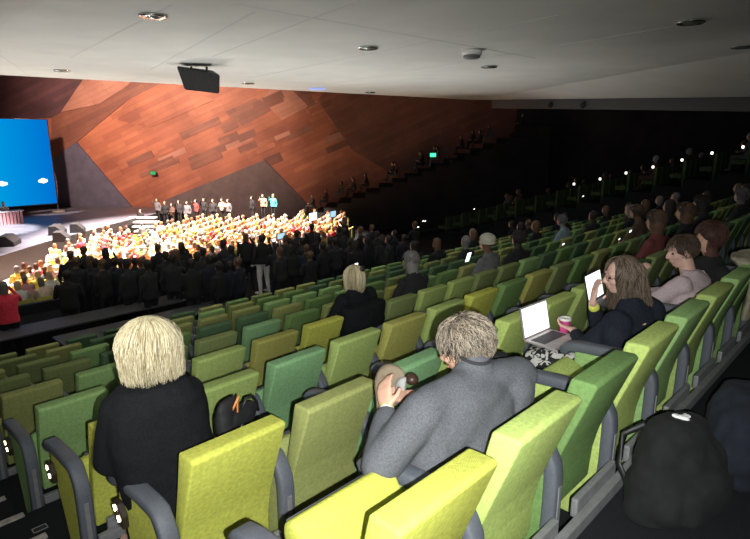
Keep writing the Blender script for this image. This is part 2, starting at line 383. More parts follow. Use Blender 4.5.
# ------------------------------------------------------------------ chairs
TOP = .934
def chair_masters():
    d = {}
    T = TOP
    bm = bmesh.new()
    prism(bm, [(-.008, T), (.03, T-.16), (.083, T-.36), (.10, T-.56), (.09, T-.66), (.055, T-.66), (.045, T-.50), (.020, T-.38), (-.03, T-.24), (-.115, T-.01), (-.10, T+.004)], -.218, .218, .014, 3)
    d['backrest'] = bm
    bm = bmesh.new(); prism(bm, [(.0, -.055), (.02, .05), (.36, .05), (.405, .03), (.40, -.03), (.36, -.055)], -.215, .215, .02, 3); d['seat_cushion'] = bm
    bm = bmesh.new(); prism(bm, [(.03, -.062), (.40, -.062), (.36, -.09), (.05, -.09)], -.18, .18, .006, 2); d['seat_shell'] = bm
    path = [(.50, .60), (.495, .625), (.47, .648), (.40, .662), (.24, .672), (.11, .675), (.065, .668), (.03, .625), (.008, .585), (.0, .53), (.0, .35), (.008, .15), (.012, .0)]
    bm = bmesh.new(); ribbon(bm, path, .076, .060); d['armrest'] = bm
    bm = bmesh.new(); prism(bm, [(.01, .0), (.22, .0), (.32, .3), (.43, .57), (.43, .63), (.09, .65), (.03, .60)], -.024, .024, .008, 2); d['side_panel'] = bm
    bm = bmesh.new(); box(bm, (-.012, -.034, .02), (.012, -.026, .50), .003); d['rear_strip'] = bm
    out = {}
    for k, b in d.items():
        me = bpy.data.meshes.new(k); b.normal_update(); b.to_mesh(me); b.free()
        me.materials.append(M_grey)
        if k != 'side_panel' and k != 'rear_strip':
            for p in me.polygons: p.use_smooth = True
            try: me.set_sharp_from_angle(angle=math.radians(50))
            except Exception: pass
        out[k] = me
    return out
CM = chair_masters()
def part(me, parent, m, name=None, loc=(0, 0, 0), rx=0):
    o = bpy.data.objects.new(name or me.name, me); col.objects.link(o); o.parent = parent; o.location = loc; o.rotation_euler = (rx, 0, 0)
    o.material_slots[0].link = 'OBJECT'; o.material_slots[0].material = m
    return o
ORD = ['end', 'second', 'third', 'fourth', 'fifth', 'sixth', 'seventh', 'eighth', 'ninth', 'tenth', 'eleventh', 'twelfth', 'thirteenth', 'fourteenth', 'fifteenth', 'sixteenth', 'seventeenth', 'eighteenth', 'nineteenth', 'twentieth']
ORD += ['twenty-'+x for x in ('first', 'second', 'third', 'fourth', 'fifth', 'sixth', 'seventh', 'eighth', 'ninth')] + ['thirtieth'] + ['thirty-'+x for x in ('first', 'second', 'third', 'fourth', 'fifth')]
ROWN = ['nearest row', 'second row', 'third row', 'fourth row', 'fifth row', 'sixth row', 'seventh row', 'eighth row', 'frontmost row']
KNOWN = {0: ['yellow lime', 'bright lime', 'leaf green', 'bright lime', 'apple green', 'lime green', 'apple green', 'leaf green'],
         1: ['yellow lime', 'olive', 'mint green', 'lime green', 'bright lime', 'bright lime', 'lime green', 'moss green'],
         2: ['yellow lime', 'lime green', 'mint green', 'lime green', 'yellow olive', 'lime green', 'yellow lime', 'leaf green', 'yellow olive', 'moss green', 'leaf green'],
         3: ['apple green', 'moss green', 'lime green', 'yellow olive', 'yellow lime', 'olive', 'moss green', 'lime green', 'lime green', 'moss green'],
         4: ['olive', 'apple green', 'moss green', 'moss green', 'mint green', 'leaf green', 'olive', 'moss green', 'yellow olive']}
NAMES = list(FAB)
COUNT = [9, 24, 35, 35, 35, 35, 35, 35, 35]
OCC = set()          # (row, index) of seats with somebody in them: cushion down
def seat_u(i): return E0+i*PITCHW+.22
def build_chair(loc, rz, cname, down, left_end, right_end, half=False, extra=''):
    c = FAB[cname]; root = empty('auditorium_chair', loc, rz)
    part(CM['backrest'], root, c)
    a = 0 if down else math.radians(80+R.uniform(-3, 3))
    lc = (0, .12, .40) if down else (0, .145, .24)
    if half: a = math.radians(half); lc = (0, .13, .38)
    s = part(CM['seat_cushion'], root, c, loc=lc, rx=a)
    part(CM['seat_shell'], s, M_shell)
    for side in ((-1,) if not right_end else (-1, 1)):
        ar = part(CM['armrest'], root, M_grey, loc=(side*.28, 0, 0))
        part(CM['side_panel'], ar, c)
        if loc.y < 6: part(CM['rear_strip'], ar, M_metal)
    return root
MAIN = []
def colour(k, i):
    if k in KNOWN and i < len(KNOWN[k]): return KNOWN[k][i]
    if k >= 4 or i > 11: return R.choice(['leaf green', 'moss green', 'dark green', 'dark green', 'olive', 'leaf green', 'moss green', 'dark green', 'apple green', 'olive'])  # darker greens for far and outer seats stand in for flash fall-off
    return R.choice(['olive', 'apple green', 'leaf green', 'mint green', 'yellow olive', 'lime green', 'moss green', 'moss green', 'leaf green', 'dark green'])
M_bezel = mat('lamp_bezel', (.03, .02, .015), .4)
def aisle_lamp(parent, x=-.024):
    bm = bmesh.new(); prism(bm, [(.34, .46), (.405, .50), (.425, .57), (.38, .57), (.34, .52)], x-.03, x, .004, 1)
    o = mesh_obj('aisle_lamp', bm, M_bezel, parent)
    for dz in (0, 1):
        bm = bmesh.new()
        y0, z0 = (.365, .515) if not dz else (.395, .555)
        rotbox(bm, (x-.032, y0+.008, z0-.012), (.004, .016, .026), Matrix.Rotation(-.5, 3, 'X')); mesh_obj('lamp_lens', bm, M_warm, o)
    return o
# ------------------------------------------------------------------ people: anatomy helpers (row-frame points, metres)
SKIN = mat('skin_fair', (.62, .36, .26), .55, 0, .06, 30, spec=.4)
SKINP = mat('skin_pink', (.68, .42, .34), .5, 0, .06, 30)
def frame_from(fwd, up=Vector((0, 0, 1))):
    f = Vector(fwd).normalized(); r = f.cross(up).normalized(); u = r.cross(f)
    return Matrix((r, f, u)).transposed()          # columns right, forward, up
def head_lumps(bm, c, Rm, s=1.0, jaw=1.0):
    """c centre of the head; face looks along +forward"""
    q = Rm.to_quaternion(); P = lambda x, y, z: Vector(c)+Rm @ (Vector((x, y, z))*s)
    ell(bm, P(0, -.012, .028), (.074*s, .093*s, .086*s), q)
    ell(bm, P(0, .028, -.02), (.060*s, .066*s, .080*s), q)
    ell(bm, P(0, .045, -.075), (.040*s*jaw, .040*s, .030*s), q)
    ell(bm, P(0, .030, -.058), (.052*s*jaw, .050*s, .040*s), q)
    cap(bm, P(0, .088, .022), P(0, .108, -.014), .009*s, .014*s)       # nose
    ell(bm, P(-.011, .100, -.020), (.010*s,)*3, q); ell(bm, P(.011, .100, -.020), (.010*s,)*3, q)
    for sx in (-1, 1):
        ell(bm, P(sx*.076, -.006, .0), (.010*s, .020*s, .031*s), q)    # ears
        ell(bm, P(sx*.032, .076, .034), (.022*s, .013*s, .009*s), q)   # brow
        ell(bm, P(sx*.038, .066, -.018), (.020*s, .018*s, .018*s), q)  # cheek
    ell(bm, P(0, .088, -.044), (.024*s, .011*s, .006*s), q); ell(bm, P(0, .086, -.056), (.020*s, .011*s, .007*s), q)   # lips
def face_bits(parent, c, Rm, s=1.0):
    P = lambda x, y, z: Vector(c)+Rm @ (Vector((x, y, z))*s)
    for sx in (-1, 1):
        bm = bmesh.new(); ell(bm, P(sx*.031, .079, .012), (.008*s,)*3)
        o = mesh_obj('eye', bm, mat('eye_dark', (.05, .035, .03), .25), parent, smooth=True)
    bm = bmesh.new(); ell(bm, P(0, .0945, -.050), (.020*s, .006*s, .006*s), Rm.to_quaternion())
    mesh_obj('lips', bm, mat('lips', (.45, .16, .14), .5), parent, smooth=True)
def hand_lumps(bm, wrist, d, nrm, side=1, curl=.6, s=1.0):
    """palm from the wrist along d, palm faces nrm, thumb on `side`"""
    d = Vector(d).normalized(); n = Vector(nrm); n = (n-d*n.dot(d)).normalized(); r = d.cross(n)*side; w = Vector(wrist)
    loft2 = bmesh.new()
    loft(loft2, [(w+d*t*s, r*hw*s, n*hd*s) for t, hw, hd in ((0, .024, .017), (.03, .032, .016), (.06, .038, .014), (.09, .040, .012))], 16)
    add(bm, loft2)
    for i, (o, L) in enumerate(((.030, .072), (.010, .080), (-.010, .075), (-.029, .058))):
        p = w+d*.088*s+r*o*s; a = curl*(.35+.08*i); dd = d
        for j, f in enumerate((.45, .32, .23)):
            dd = (dd*math.cos(a)+n*math.sin(a)).normalized(); n2 = (n*math.cos(a)-d*math.sin(a)); 
            q = p+dd*L*f*s; cap(bm, p, q, .0088*s*(1-.08*j), .0080*s*(1-.1*j), 10); p = q
            a += curl*.45
    p = w+d*.028*s+r*.026*s; q = p+(d*.6+r*.75+n*.25).normalized()*.038*s; cap(bm, p, q, .0125*s, .0105*s, 10)
    q2 = q+(d*.85+r*.25+n*.45).normalized()*.030*s; cap(bm, q, q2, .0105*s, .0085*s, 10)
def strands(name, roots, m, parent, r=.0022):
    bm = bmesh.new()
    for pts in roots:
        n = 3; rings = []
        for i, p in enumerate(pts):
            d = (pts[min(i+1, len(pts)-1)]-pts[max(i-1, 0)]); d = d.normalized() if d.length > 1e-6 else Vector((0, 0, -1))
            s_ = d.orthogonal() if i == 0 else (s_-d*s_.dot(d)); s_ = (s_ if s_.length > .05 else d.orthogonal()).normalized(); t = s_.cross(d); rr = r*(1-.7*i/(len(pts)-1))
            rings.append([bm.verts.new(p+(s_*math.cos(2*PI*j/n)+t*math.sin(2*PI*j/n))*rr) for j in range(n)])
        for a, b in zip(rings, rings[1:]):
            for j in range(n): bm.faces.new((a[j], a[(j+1) % n], b[(j+1) % n], b[j]))
    return mesh_obj(name, bm, m, parent, smooth=True)
def hair_mat(name, rgb, dark):
    m = bpy.data.materials.new(name); m.use_nodes = True; nt = m.node_tree; b = nt.nodes['Principled BSDF']; b.inputs['Roughness'].default_value = .5
    g = nt.nodes.new('ShaderNodeNewGeometry'); n = nt.nodes.new('ShaderNodeTexNoise'); n.inputs['Scale'].default_value = 26; n.inputs['Detail'].default_value = 4
    tc = nt.nodes.new('ShaderNodeTexCoord'); nt.links.new(tc.outputs['Object'], n.inputs['Vector'])
    ma = nt.nodes.new('ShaderNodeMath'); ma.operation = 'MULTIPLY_ADD'; ma.inputs[1].default_value = .75; nt.links.new(g.outputs['Random Per Island'], ma.inputs[0]); 
    m2 = nt.nodes.new('ShaderNodeMath'); m2.operation = 'MULTIPLY'; m2.inputs[1].default_value = .2; nt.links.new(n.outputs['Fac'], m2.inputs[0]); nt.links.new(m2.outputs[0], ma.inputs[2])
    r = nt.nodes.new('ShaderNodeValToRGB'); r.color_ramp.elements[0].position = .2; r.color_ramp.elements[0].color = (*dark, 1); r.color_ramp.elements[1].position = .75; r.color_ramp.elements[1].color = (*rgb, 1)
    nt.links.new(ma.outputs[0], r.inputs['Fac']); nt.links.new(r.outputs['Color'], b.inputs['Base Color'])
    return m
def bob_hair(parent, c, Rm, rad, length, m, n=900, facegap=.75, wave=0, seed=1, drop_back=0, r=.0024, name='hair', tk=.25):
    """long hair: strands from the crown over an ellipsoid, then hanging"""
    rr = random.Random(seed); rx, ry, rz = rad; c = Vector(c); out = []
    bm = bmesh.new(); q = Rm.to_quaternion()
    ell(bm, c+Rm @ (Vector((0, -.004, .0)) if facegap < 1 else Vector((0, -.034, .018))), (rx*.985, ry*.985, rz*.985) if facegap < 1 else (rx*.93, ry*.80, rz*.92), q, 4)
    cr = [x for x in m.node_tree.nodes if x.type == 'VALTORGB'][0].color_ramp; lo, hi = cr.elements[0].color, cr.elements[1].color
    mb = mat(m.name+'_under', [lo[i]*.45+hi[i]*.55 for i in range(3)], .6)
    base = mesh_obj(name, bm, mb, parent, smooth=True)
    for i in range(n):
        ph = rr.uniform(0, 2*PI)                      # 0 = forward
        da = abs((ph+PI) % (2*PI)-PI)
        if da < facegap: ph = facegap*(1 if ph < PI else -1)+rr.uniform(-.05, .05)
        k = rr.uniform(1.0, 1.07); th0 = rr.uniform(0.0, 1.25)*(rr.random()**.6) if i % 3 else rr.uniform(0, .25); L = length*rr.uniform(.62, 1.06)
        if drop_back: L += drop_back*max(0, -math.cos(ph))
        pts = []; wv = rr.uniform(0, 6)
        for j in range(9):
            t = th0+(PI*.56-th0)*min(1, j/5.0)
            x, y, z = rx*k*math.sin(t)*math.sin(ph), ry*k*math.sin(t)*math.cos(ph), rz*k*math.cos(t)
            p = Vector((x, y, z))
            if j > 5:
                f = (j-5)/3.0
                p.z -= L*f; tuck = 1-tk*f*f
                p.x *= tuck; p.y = p.y*tuck
            if wave: p += Vector((math.sin(wv+j*1.3), math.cos(wv+j*1.1), 0))*wave*min(1, j/4)
            pts.append(c+Rm @ p)
        out.append(pts)
    st = strands('strands', out, m, base, r)
    return base
def tuft(d):
    q = d*5
    return Vector((noise.noise(q), noise.noise(q+Vector((9, 0, 0))), noise.noise(q+Vector((0, 9, 0)))))
def short_hair(parent, c, Rm, rad, m, n=1500, L=.05, seed=2, crown=(-.02, -.05), cut=-.3):
    rr = random.Random(seed); c = Vector(c); rx, ry, rz = rad; out = []
    bm = bmesh.new(); ell(bm, c+Rm @ Vector((0, -.016, .03)), (rx*.95, ry*.92, rz*.93), Rm.to_quaternion(), 3)
    base = mesh_obj('hair', bm, m, parent, smooth=True)
    for i in range(n):
        while True:
            x, y, z = rr.gauss(0, 1), rr.gauss(0, 1), rr.gauss(0, 1); l = math.sqrt(x*x+y*y+z*z); d = Vector((x, y, z))/l
            lim = cut if d.y < .15 else (.25+.4*d.y)
            if d.z > lim: break
        flow = Vector((d.x-crown[0]*5, d.y-crown[1]*5-.15, -.35-.8*(1-max(0, d.z))))
        flow = (flow-d*flow.dot(d)).normalized(); tw = Vector((rr.gauss(0, .45), rr.gauss(0, .45), rr.gauss(0, .35)))+tuft(d)*.8
        pts = []
        for j in range(4):
            f = j/3; dd = (d+(flow+tw)*(L/rx)*f*.9).normalized()
            k = 1+.12*f+rr.uniform(0, .05)
            pts.append(c+Rm @ Vector((dd.x*rx*k, dd.y*ry*k-.012, dd.z*rz*k+.028)))
        out.append(pts)
    strands('strands', out, m, base, .0028)
    return base
def tv(*a): return Vector(a)
def to_root(root_uvz):
    """all near people are modelled in row coordinates relative to this base"""
    o = Vector(root_uvz)
    return lambda u, v, z: Vector((u, v, z))-o
def jacket_torso(bm, hip, chest, sh_l, sh_r, neck, w=.84, fat=-.025):
    hip, chest, sh_l, sh_r, neck = map(Vector, (hip, chest, sh_l, sh_r, neck))
    ax = (sh_r-sh_l).normalized(); mid = (sh_l+sh_r)/2
    up = (mid-hip).normalized(); dp = ax.cross(up).normalized()
    s2 = bmesh.new()
    loft(s2, [(hip-up*.06, ax*.175*w, dp*(.12+fat)), (hip+up*.03, ax*.185*w, dp*(.13+fat)), (hip.lerp(chest, .5), ax*.165*w, dp*(.12+fat)), (chest, ax*.185*w, dp*(.125+fat*.6)),
              (mid-up*.045, ax*.19*w, dp*.105), (mid+up*.005, ax*.155*w, dp*.075), (neck.lerp(mid, .35)+up*.01, ax*.085*w, dp*.062), (neck, ax*.062, dp*.058)])
    add(bm, s2)
# ---- generic small figures (seated, standing), one mesh with three materials
def small_figure(kind, seed):
    r = random.Random(seed); bm = bmesh.new()
    if kind == 'sit':
        lean = r.uniform(-.02, .14)
        hip = tv(0, .22, .50); ch = tv(0, .18+lean, .86); sl = tv(-.19, .17+lean, .98); sr = tv(.19, .17+lean, .98); nk = tv(0, .18+lean, 1.06); hd = tv(r.uniform(-.02, .02), .21+lean*1.3, 1.19)
        jacket_torso(bm, hip, ch, sl, sr, nk, 1, 0)
        for s in (-1, 1):
            cap(bm, (s*.10, .25, .47), (s*.12, .66, .50), .085, .065); cap(bm, (s*.12, .66, .50), (s*.11, .70, .10), .06, .045); cap(bm, (s*.11, .68, .05), (s*.11, .86, .035), .045, .035)
            e_ = tv(s*.25, .27+lean, .72); cap(bm, (s*.19, .17+lean, .96), e_, .058, .045); cap(bm, e_, (s*.10, .50, .66), .042, .032); ell(bm, (s*.085, .55, .67), (.035, .05, .03))
    else:
        hip = tv(0, 0, .95); ch = tv(0, .01, 1.25); sl = tv(-.20, 0, 1.42); sr = tv(.20, 0, 1.42); nk = tv(0, .01, 1.50); hd = tv(r.uniform(-.02, .02), .03, 1.63)
        jacket_torso(bm, hip, ch, sl, sr, nk, 1.05, .02)
        arms = r.choice((0, 1, 2))
        for s in (-1, 1):
            cap(bm, (s*.09, 0, .92), (s*.11, .02, .5), .09, .06); cap(bm, (s*.11, .02, .5), (s*.12, -.01, .09), .058, .042); cap(bm, (s*.12, -.02, .05), (s*.13, .15, .04), .045, .035)
            if arms == 1: e_ = tv(s*.27, .04, 1.16); h_ = tv(s*.12, .28, 1.22)
            elif arms == 2 and s > 0: e_ = tv(s*.27, .12, 1.3); h_ = tv(s*.14, .22, 1.56)
            else: e_ = tv(s*.27, -.02, 1.14); h_ = tv(s*.25, .06, .88)
            cap(bm, (s*.20, 0, 1.40), e_, .058, .045); cap(bm, e_, h_, .042, .032); ell(bm, h_+tv(0, .03, 0), (.035, .05, .04))
    cap(bm, nk-tv(0, 0, .04), hd, .052, .05)
    ell(bm, hd+tv(0, -.01, .02), (.078, .096, .105)); ell(bm, hd+tv(0, .04, -.05), (.055, .055, .06)); ell(bm, hd+tv(0, .10, -.015), (.014, .02, .02))
    hk = r.choice(('short', 'long'))
    if hk == 'long': ell(bm, hd+tv(0, -.035, -.03), (.092, .085, .14))
    ell(bm, hd+tv(0, -.02, .045), (.087, .098, .092))
    me = bake(bm, .026, 2); me.name = 'figure_%s' % kind
    me.materials.clear()
    for m in (M_black, SKIN, M_black): me.materials.append(m)
    for p in me.polygons:
        c = p.center; q = c-hd
        if kind == 'stand' and c.z < .92: p.material_index = 3
        if q.length < .17 and q.z > -.13:
            back = q.y < .03 or q.z > .07 or (hk == 'long' and abs(q.x) > .07)
            p.material_index = 2 if back else 1
        elif kind == 'sit' and c.y > .50 and .62 < c.z < .74: p.material_index = 1
    if kind == 'stand': me.materials.append(M_black)
    return me, hd
SIT = [small_figure('sit', s) for s in range(5)]; STAND = [small_figure('stand', s+20) for s in range(6)]
CLOTH = {n: mat('cloth_'+n, c, .9, 0, .15, 20) for n, c in {'black': (.012, .012, .014), 'charcoal': (.02, .02, .023), 'navy': (.010, .012, .022), 'pale_blue': (.22, .30, .36), 'grey': (.13, .13, .14), 'brown': (.09, .05, .035), 'maroon': (.16, .04, .035),
    'white': (.72, .70, .68), 'cream': (.65, .55, .42), 'orange': (.75, .30, .10), 'pink': (.6, .3, .32), 'red': (.85, .05, .09), 'teal': (.08, .52, .55), 'tan': (.42, .30, .2), 'yellow': (.7, .5, .1)}.items()}
HAIR = {n: mat('smallhair_'+n, c, .7) for n, c in {'dark': (.025, .018, .014), 'brown': (.12, .065, .035), 'blond': (.55, .42, .24), 'grey': (.17, .165, .16), 'red': (.09, .035, .025), 'auburn': (.35, .14, .06)}.items()}
def figure(me, loc, rz, top, hair, label, group=None, trousers=None, skin=None):
    o = bpy.data.objects.new('person', me); col.objects.link(o); o.location = loc; o.rotation_euler = (0, 0, rz)
    ms = [CLOTH[top], skin or SKIN, HAIR[hair]]+([CLOTH[trousers or 'black']] if len(me.materials) > 3 else [])
    for s, m in zip(o.material_slots, ms): s.link = 'OBJECT'; s.material = m
    return tag(o, label, 'person', group)
HM = {}
for h_, c_, d_ in (('grey', (.22, .21, .2), (.08, .08, .075)), ('dark', (.04, .03, .022), (.01, .008, .006)), ('brown', (.12, .075, .045), (.025, .016, .01)), ('red', (.12, .05, .03), (.03, .012, .01))): HM[h_] = hair_mat('strand_'+h_, c_, d_)
# ---- seat occupancy (row, metres along) for the middle distance
MID = [(3, 4.88, 'black', 'grey', 'grey-haired person in black jacket sitting among dim green seats'),
       (3, 7.4, 'black', 'dark', 'dark-haired person in black beside the person in the pale cap'),
       (4, 10.9, 'pale_blue', 'grey', 'person in a pale blue top in the dim middle rows'),
       (1, 6.6, 'maroon', 'brown', 'brown-haired person in a reddish top beyond the man in the pink shirt'),
       (1, 7.75, 'black', 'brown', 'brown-haired person in black with a screen glow beside them'),
       (1, 8.9, 'charcoal', 'dark', 'dark-haired person holding up a white sheet at the right'),
       (1, 10.4, 'charcoal', 'grey', 'grey-haired person at the right edge, furthest of that row'),
       (2, 9.5, 'brown', 'brown', 'person in a brown top leaning beside dim green seats'),
       (2, 10.6, 'charcoal', 'dark', 'dark figure in charcoal in the third row of seats'),
       (3, 11.6, 'navy', 'grey', 'grey-haired figure in navy behind the pale blue top'),
       (3, 12.7, 'black', 'brown', None), (4, 12.2, 'charcoal', 'dark', None), (5, 13.5, 'black', 'dark', None), (5, 11.9, 'black', 'brown', None), (6, 12.6, 'charcoal', 'dark', None),
       (6, 9.6, 'black', 'brown', None), (5, 8.8, 'charcoal', 'grey', None), (7, 9.9, 'black', 'dark', None), (7, 12.3, 'navy', 'brown', None), (8, 11.2, 'black', 'dark', None), (8, 13.7, 'charcoal', 'grey', None),
       (2, 13.1, 'charcoal', 'dark', None), (3, 15.0, 'black', 'grey', None), (4, 14.6, 'brown', 'dark', None), (5, 15.8, 'charcoal', 'brown', None), (6, 15.3, 'black', 'dark', None), (7, 15.0, 'charcoal', 'brown', None), (8, 16.4, 'black', 'dark', None), (2, 15.9, 'black', 'brown', None), (4, 17.0, 'charcoal', 'grey', None),
       (1, 12.0, 'black', 'dark', None), (1, 13.3, 'navy', 'brown', None)]
def idx(u): return round((u-E0-.22)/PITCHW)
PEOPLE_IDX = {(1, 0), (0, 1), (0, 4), (0, 6), (3, 5), (3, 10), (0, 7)}
OCC = {(k, idx(u)) for k, u, *_ in MID} | PEOPLE_IDX
for n_, (k, u, top, hair, lab) in enumerate(MID):
    i = idx(u); me, hd = SIT[n_ % 5]
    o = figure(me, W(seat_u(i), rowv(k)-.04, floorz(k)), TH+R.uniform(-.15, .15), top, hair, lab or 'dark-clothed person seated in the dim rows towards the far right', 'dim audience in the green rows')
    if n_ < 8: short_hair(o, hd, Matrix.Identity(3), (.086, .104, .10), HM[hair], 500, .05, 30+n_, cut=-.5)
# ---- build the chairs
total = 0
for k, n in enumerate(COUNT):
    for i in range(n):
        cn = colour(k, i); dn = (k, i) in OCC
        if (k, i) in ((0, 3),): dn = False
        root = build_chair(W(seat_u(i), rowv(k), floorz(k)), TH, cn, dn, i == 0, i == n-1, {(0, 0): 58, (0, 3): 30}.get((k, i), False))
        if i == 0:
            for ch in list(root.children):
                if ch.name.startswith('armrest'): aisle_lamp(ch); break
        nm = ROWN[k]
        lab = ('%s folding seat at the aisle end of the %s' % (cn, nm)) if i == 0 else '%s folding seat, %s from the aisle in the %s' % (cn, ORD[i], nm)
        tag(root, lab+(', cushion down' if dn else ''), 'seat', 'green auditorium seats in rows'); total += 1
    # mounting rail behind the backs
    bm = bmesh.new(); x0 = E0-.04; x1 = E0+n*PITCHW
    zr = (-1.55 if k == 0 else floorz(k-1))
    box(bm, (x0, rowv(k)-.112, zr), (x1, rowv(k)-.075, zr+.06), .006)
    if k < 3:
        for i in range(min(n, 12)):
            box(bm, (seat_u(i)-.2, rowv(k)-.075, zr+.03), (seat_u(i)+.2, rowv(k)-.045, zr+.115), .008)
    tag(mesh_obj('seat_rail', bm, M_metal, loc=(0, 0, H), rotz=TH), 'grey metal rail under the seat backs of the %s' % nm, 'rail', 'seat mounting rails')
# row marker plates beside the aisle
for k in (1, 2, 3):
    p = W(E0+.02-.16, rowv(k)-.35, floorz(k-1))
    bm = bmesh.new(); box(bm, (-.045, -.03, 0), (.045, .03, .006), .002)
    o = mesh_obj('row_marker', bm, M_black, loc=p, rotz=TH); tag(o, 'small dark square row marker on the aisle step by the %s' % ROWN[k], 'sign', 'row markers')
    bm = bmesh.new()
    for lo, hi in (((-.04, -.026, .006), (.04, -.022, .008)), ((-.04, .022, .006), (.04, .026, .008)), ((-.04, -.026, .006), (-.036, .026, .008)), ((.036, -.026, .006), (.04, .026, .008))): box(bm, lo, hi)
    mesh_obj('border', bm, mat('marker_border', (.4, .4, .4), .6), o)
# ------------------------------------------------------------------ near people
def base_empty(u, v, z, lab):
    o = empty('person', W(u, v, z), TH); tag(o, lab, 'person'); return o, to_root((u, v, z))
def arm(bm, sh, el, wr, r=(.062, .052, .038)):
    cap(bm, sh, el, r[0], r[1]); cap(bm, el, wr, r[1]*.98, r[2])
# --- man in the grey jacket, second seat of the nearest row
pm, L = base_empty(1.66, 1.05, -1.85, 'man in a grey jacket with tousled light brown hair leaning forward over folded paper')
Rm = frame_from((-.22, .85, -.42)); hc = L(1.78, 1.21, -.825)
shl, shr, nk = L(1.46, 1.17, -.965), L(1.97, 1.08, -.955), L(1.745, 1.15, -.885)
ell_, elr = L(1.28, 1.21, -1.13), L(2.05, 1.24, -1.17)
wrl, wrr = L(1.455, 1.345, -1.035), L(1.70, 1.44, -1.09)
bm = bmesh.new()
jacket_torso(bm, L(1.68, 1.14, -1.40), L(1.70, 1.14, -1.12), shl, shr, nk, .8, -.035)
head_lumps(bm, hc, Rm, 1.08); cap(bm, nk-tv(0, 0, .05), hc+tv(0, -.03, -.03), .058, .056)
arm(bm, shl, ell_, wrl, (.05, .042, .03)); arm(bm, shr, elr, wrr, (.05, .042, .03))
hand_lumps(bm, wrl, (.35, .45, .62), (.75, -.1, -.4), -1, .55, 1.0)
hand_lumps(bm, wrr, (-.75, .05, .35), (-.2, .5, -.6), 1, .7, 1.0)
for s in (-1, 1): cap(bm, L(1.68+s*.1, 1.1, -1.36), L(1.68+s*.14, 1.50, -1.36), .08, .06); cap(bm, L(1.68+s*.14, 1.50, -1.36), L(1.68+s*.13, 1.48, -1.78), .06, .045); cap(bm, L(1.68+s*.13, 1.46, -1.80), L(1.68+s*.14, 1.66, -1.815), .042, .033)
body = lump_obj('body', bm, .0065, SKIN, pm, smooth=2)
face_bits(body, hc, Rm, 1.08)
M_suit = mat('grey_wool', (.125, .13, .145), .95, 0, .22, 160, .5, 300, spec=.1)
bm = bmesh.new()
jacket_torso(bm, L(1.68, 1.13, -1.40), L(1.70, 1.13, -1.14), shl+tv(-.01, 0, 0), shr+tv(.01, 0, 0), L(1.75, 1.15, -.862), 1.13, .02)
ell(bm, L(1.70, 1.14, -1.08), (.27, .125, .20)); ell(bm, L(1.72, 1.13, -.99), (.22, .11, .10))
cap(bm, L(1.75, 1.145, -.90), L(1.75, 1.15, -.875), .078, .070); cap(bm, L(1.745, 1.13, -.925), shl+tv(.03, 0, 0), .062, .075); cap(bm, L(1.745, 1.13, -.925), shr+tv(-.03, 0, 0), .062, .075)
cap(bm, shl+tv(.05, 0, -.05), L(1.50, 1.14, -1.35), .10, .11); cap(bm, shr+tv(-.05, 0, -.05), L(1.86, 1.12, -1.35), .10, .11)
for s in (shl, shr): ell(bm, s+tv(0, 0, -.012), (.078, .085, .072))
arm(bm, shl+tv(0, 0, -.01), ell_, wrl+(ell_-wrl)*.10, (.080, .074, .047)); arm(bm, shr+tv(0, 0, -.01), elr, wrr+(elr-wrr)*.12, (.078, .068, .047))
lump_obj('jacket', bm, .010, M_suit, pm, smooth=4, disp=.006, dscale=9)
bm = bmesh.new()
for i in range(20):
    pass
tube(bm, [L(1.75, 1.15, -.855)+tv(.062*math.cos(a), .062*math.sin(a), +.02+.012*math.sin(a)) for a in [2*PI*i/24 for i in range(25)]], .007)
mesh_obj('shirt_collar', bm, mat('dark_collar', (.03, .03, .035), .9), pm, smooth=True)
for (w_, e__, cm, nm_) in ((wrl, ell_, mat('cuff_white', (.8, .8, .82), .8), 'cuff'),):
    d_ = (w_-e__).normalized(); bm = bmesh.new(); cap(bm, w_-d_*.035, w_-d_*.004, .036, .034); mesh_obj(nm_, bm, cm, pm, smooth=True)
d_ = (wrl-ell_).normalized(); bm = bmesh.new(); cap(bm, wrl+d_*.006, wrl+d_*.018, .030, .029); o = mesh_obj('wristband', bm, mat('yellow_band', (.75, .78, .12), .5), pm, smooth=True); o['label'] = 'yellow wristband'
short_hair(pm, hc, Rm, (.092, .110, .104), hair_mat('tousled_hair', (.40, .33, .25), (.035, .026, .02)), 3200, .062, 3, cut=-.93)
bm = bmesh.new()
for s in (-1, 1): cap(bm, L(1.68+s*.1, 1.08, -1.36), L(1.68+s*.14, 1.50, -1.36), .09, .07); cap(bm, L(1.68+s*.14, 1.50, -1.36), L(1.68+s*.13, 1.48, -1.75), .068, .052)
lump_obj('trousers', bm, .014, CLOTH['black'], pm)
# folded tan paper with a white sheet in his hands
pp = empty('folded_paper', W(1.62, 1.46, -1.02), TH); tag(pp, 'tan rounded folder with a white sheet held by the man in grey', 'paper')
def sheet(pts_fn, nu, nv, th, m, name, parent):
    bm = bmesh.new(); g = [[bm.verts.new(pts_fn(i/nu, j/nv)) for j in range(nv+1)] for i in range(nu+1)]
    for i in range(nu):
        for j in range(nv): bm.faces.new((g[i][j], g[i+1][j], g[i+1][j+1], g[i][j+1]))
    bmesh.ops.solidify(bm, geom=bm.faces[:], thickness=th)
    return mesh_obj(name, bm, m, parent, smooth=True)
def tanf(s, t):
    a = (s-.5)*1.9; r = .10+.0*t; x = math.sin(a)*.115; z = math.cos(a)*.12*(.35+.65*t)-.02-(1-t)*.10
    return Vector((x, .05*math.cos(a*1.2)*t-.0, z-.02))
sheet(tanf, 16, 8, .004, mat('tan_card', (.55, .44, .32), .8, 0, .08, 20), 'cover', pp)
def whf(s, t):
    a = (s-.5)*1.0; return Vector((.01+math.sin(a)*.07+.02*t, -.03+.02*math.cos(a*2), -.07+.10*t*math.cos(a*.8)))
sheet(whf, 10, 6, .003, M_white, 'sheet', pp)
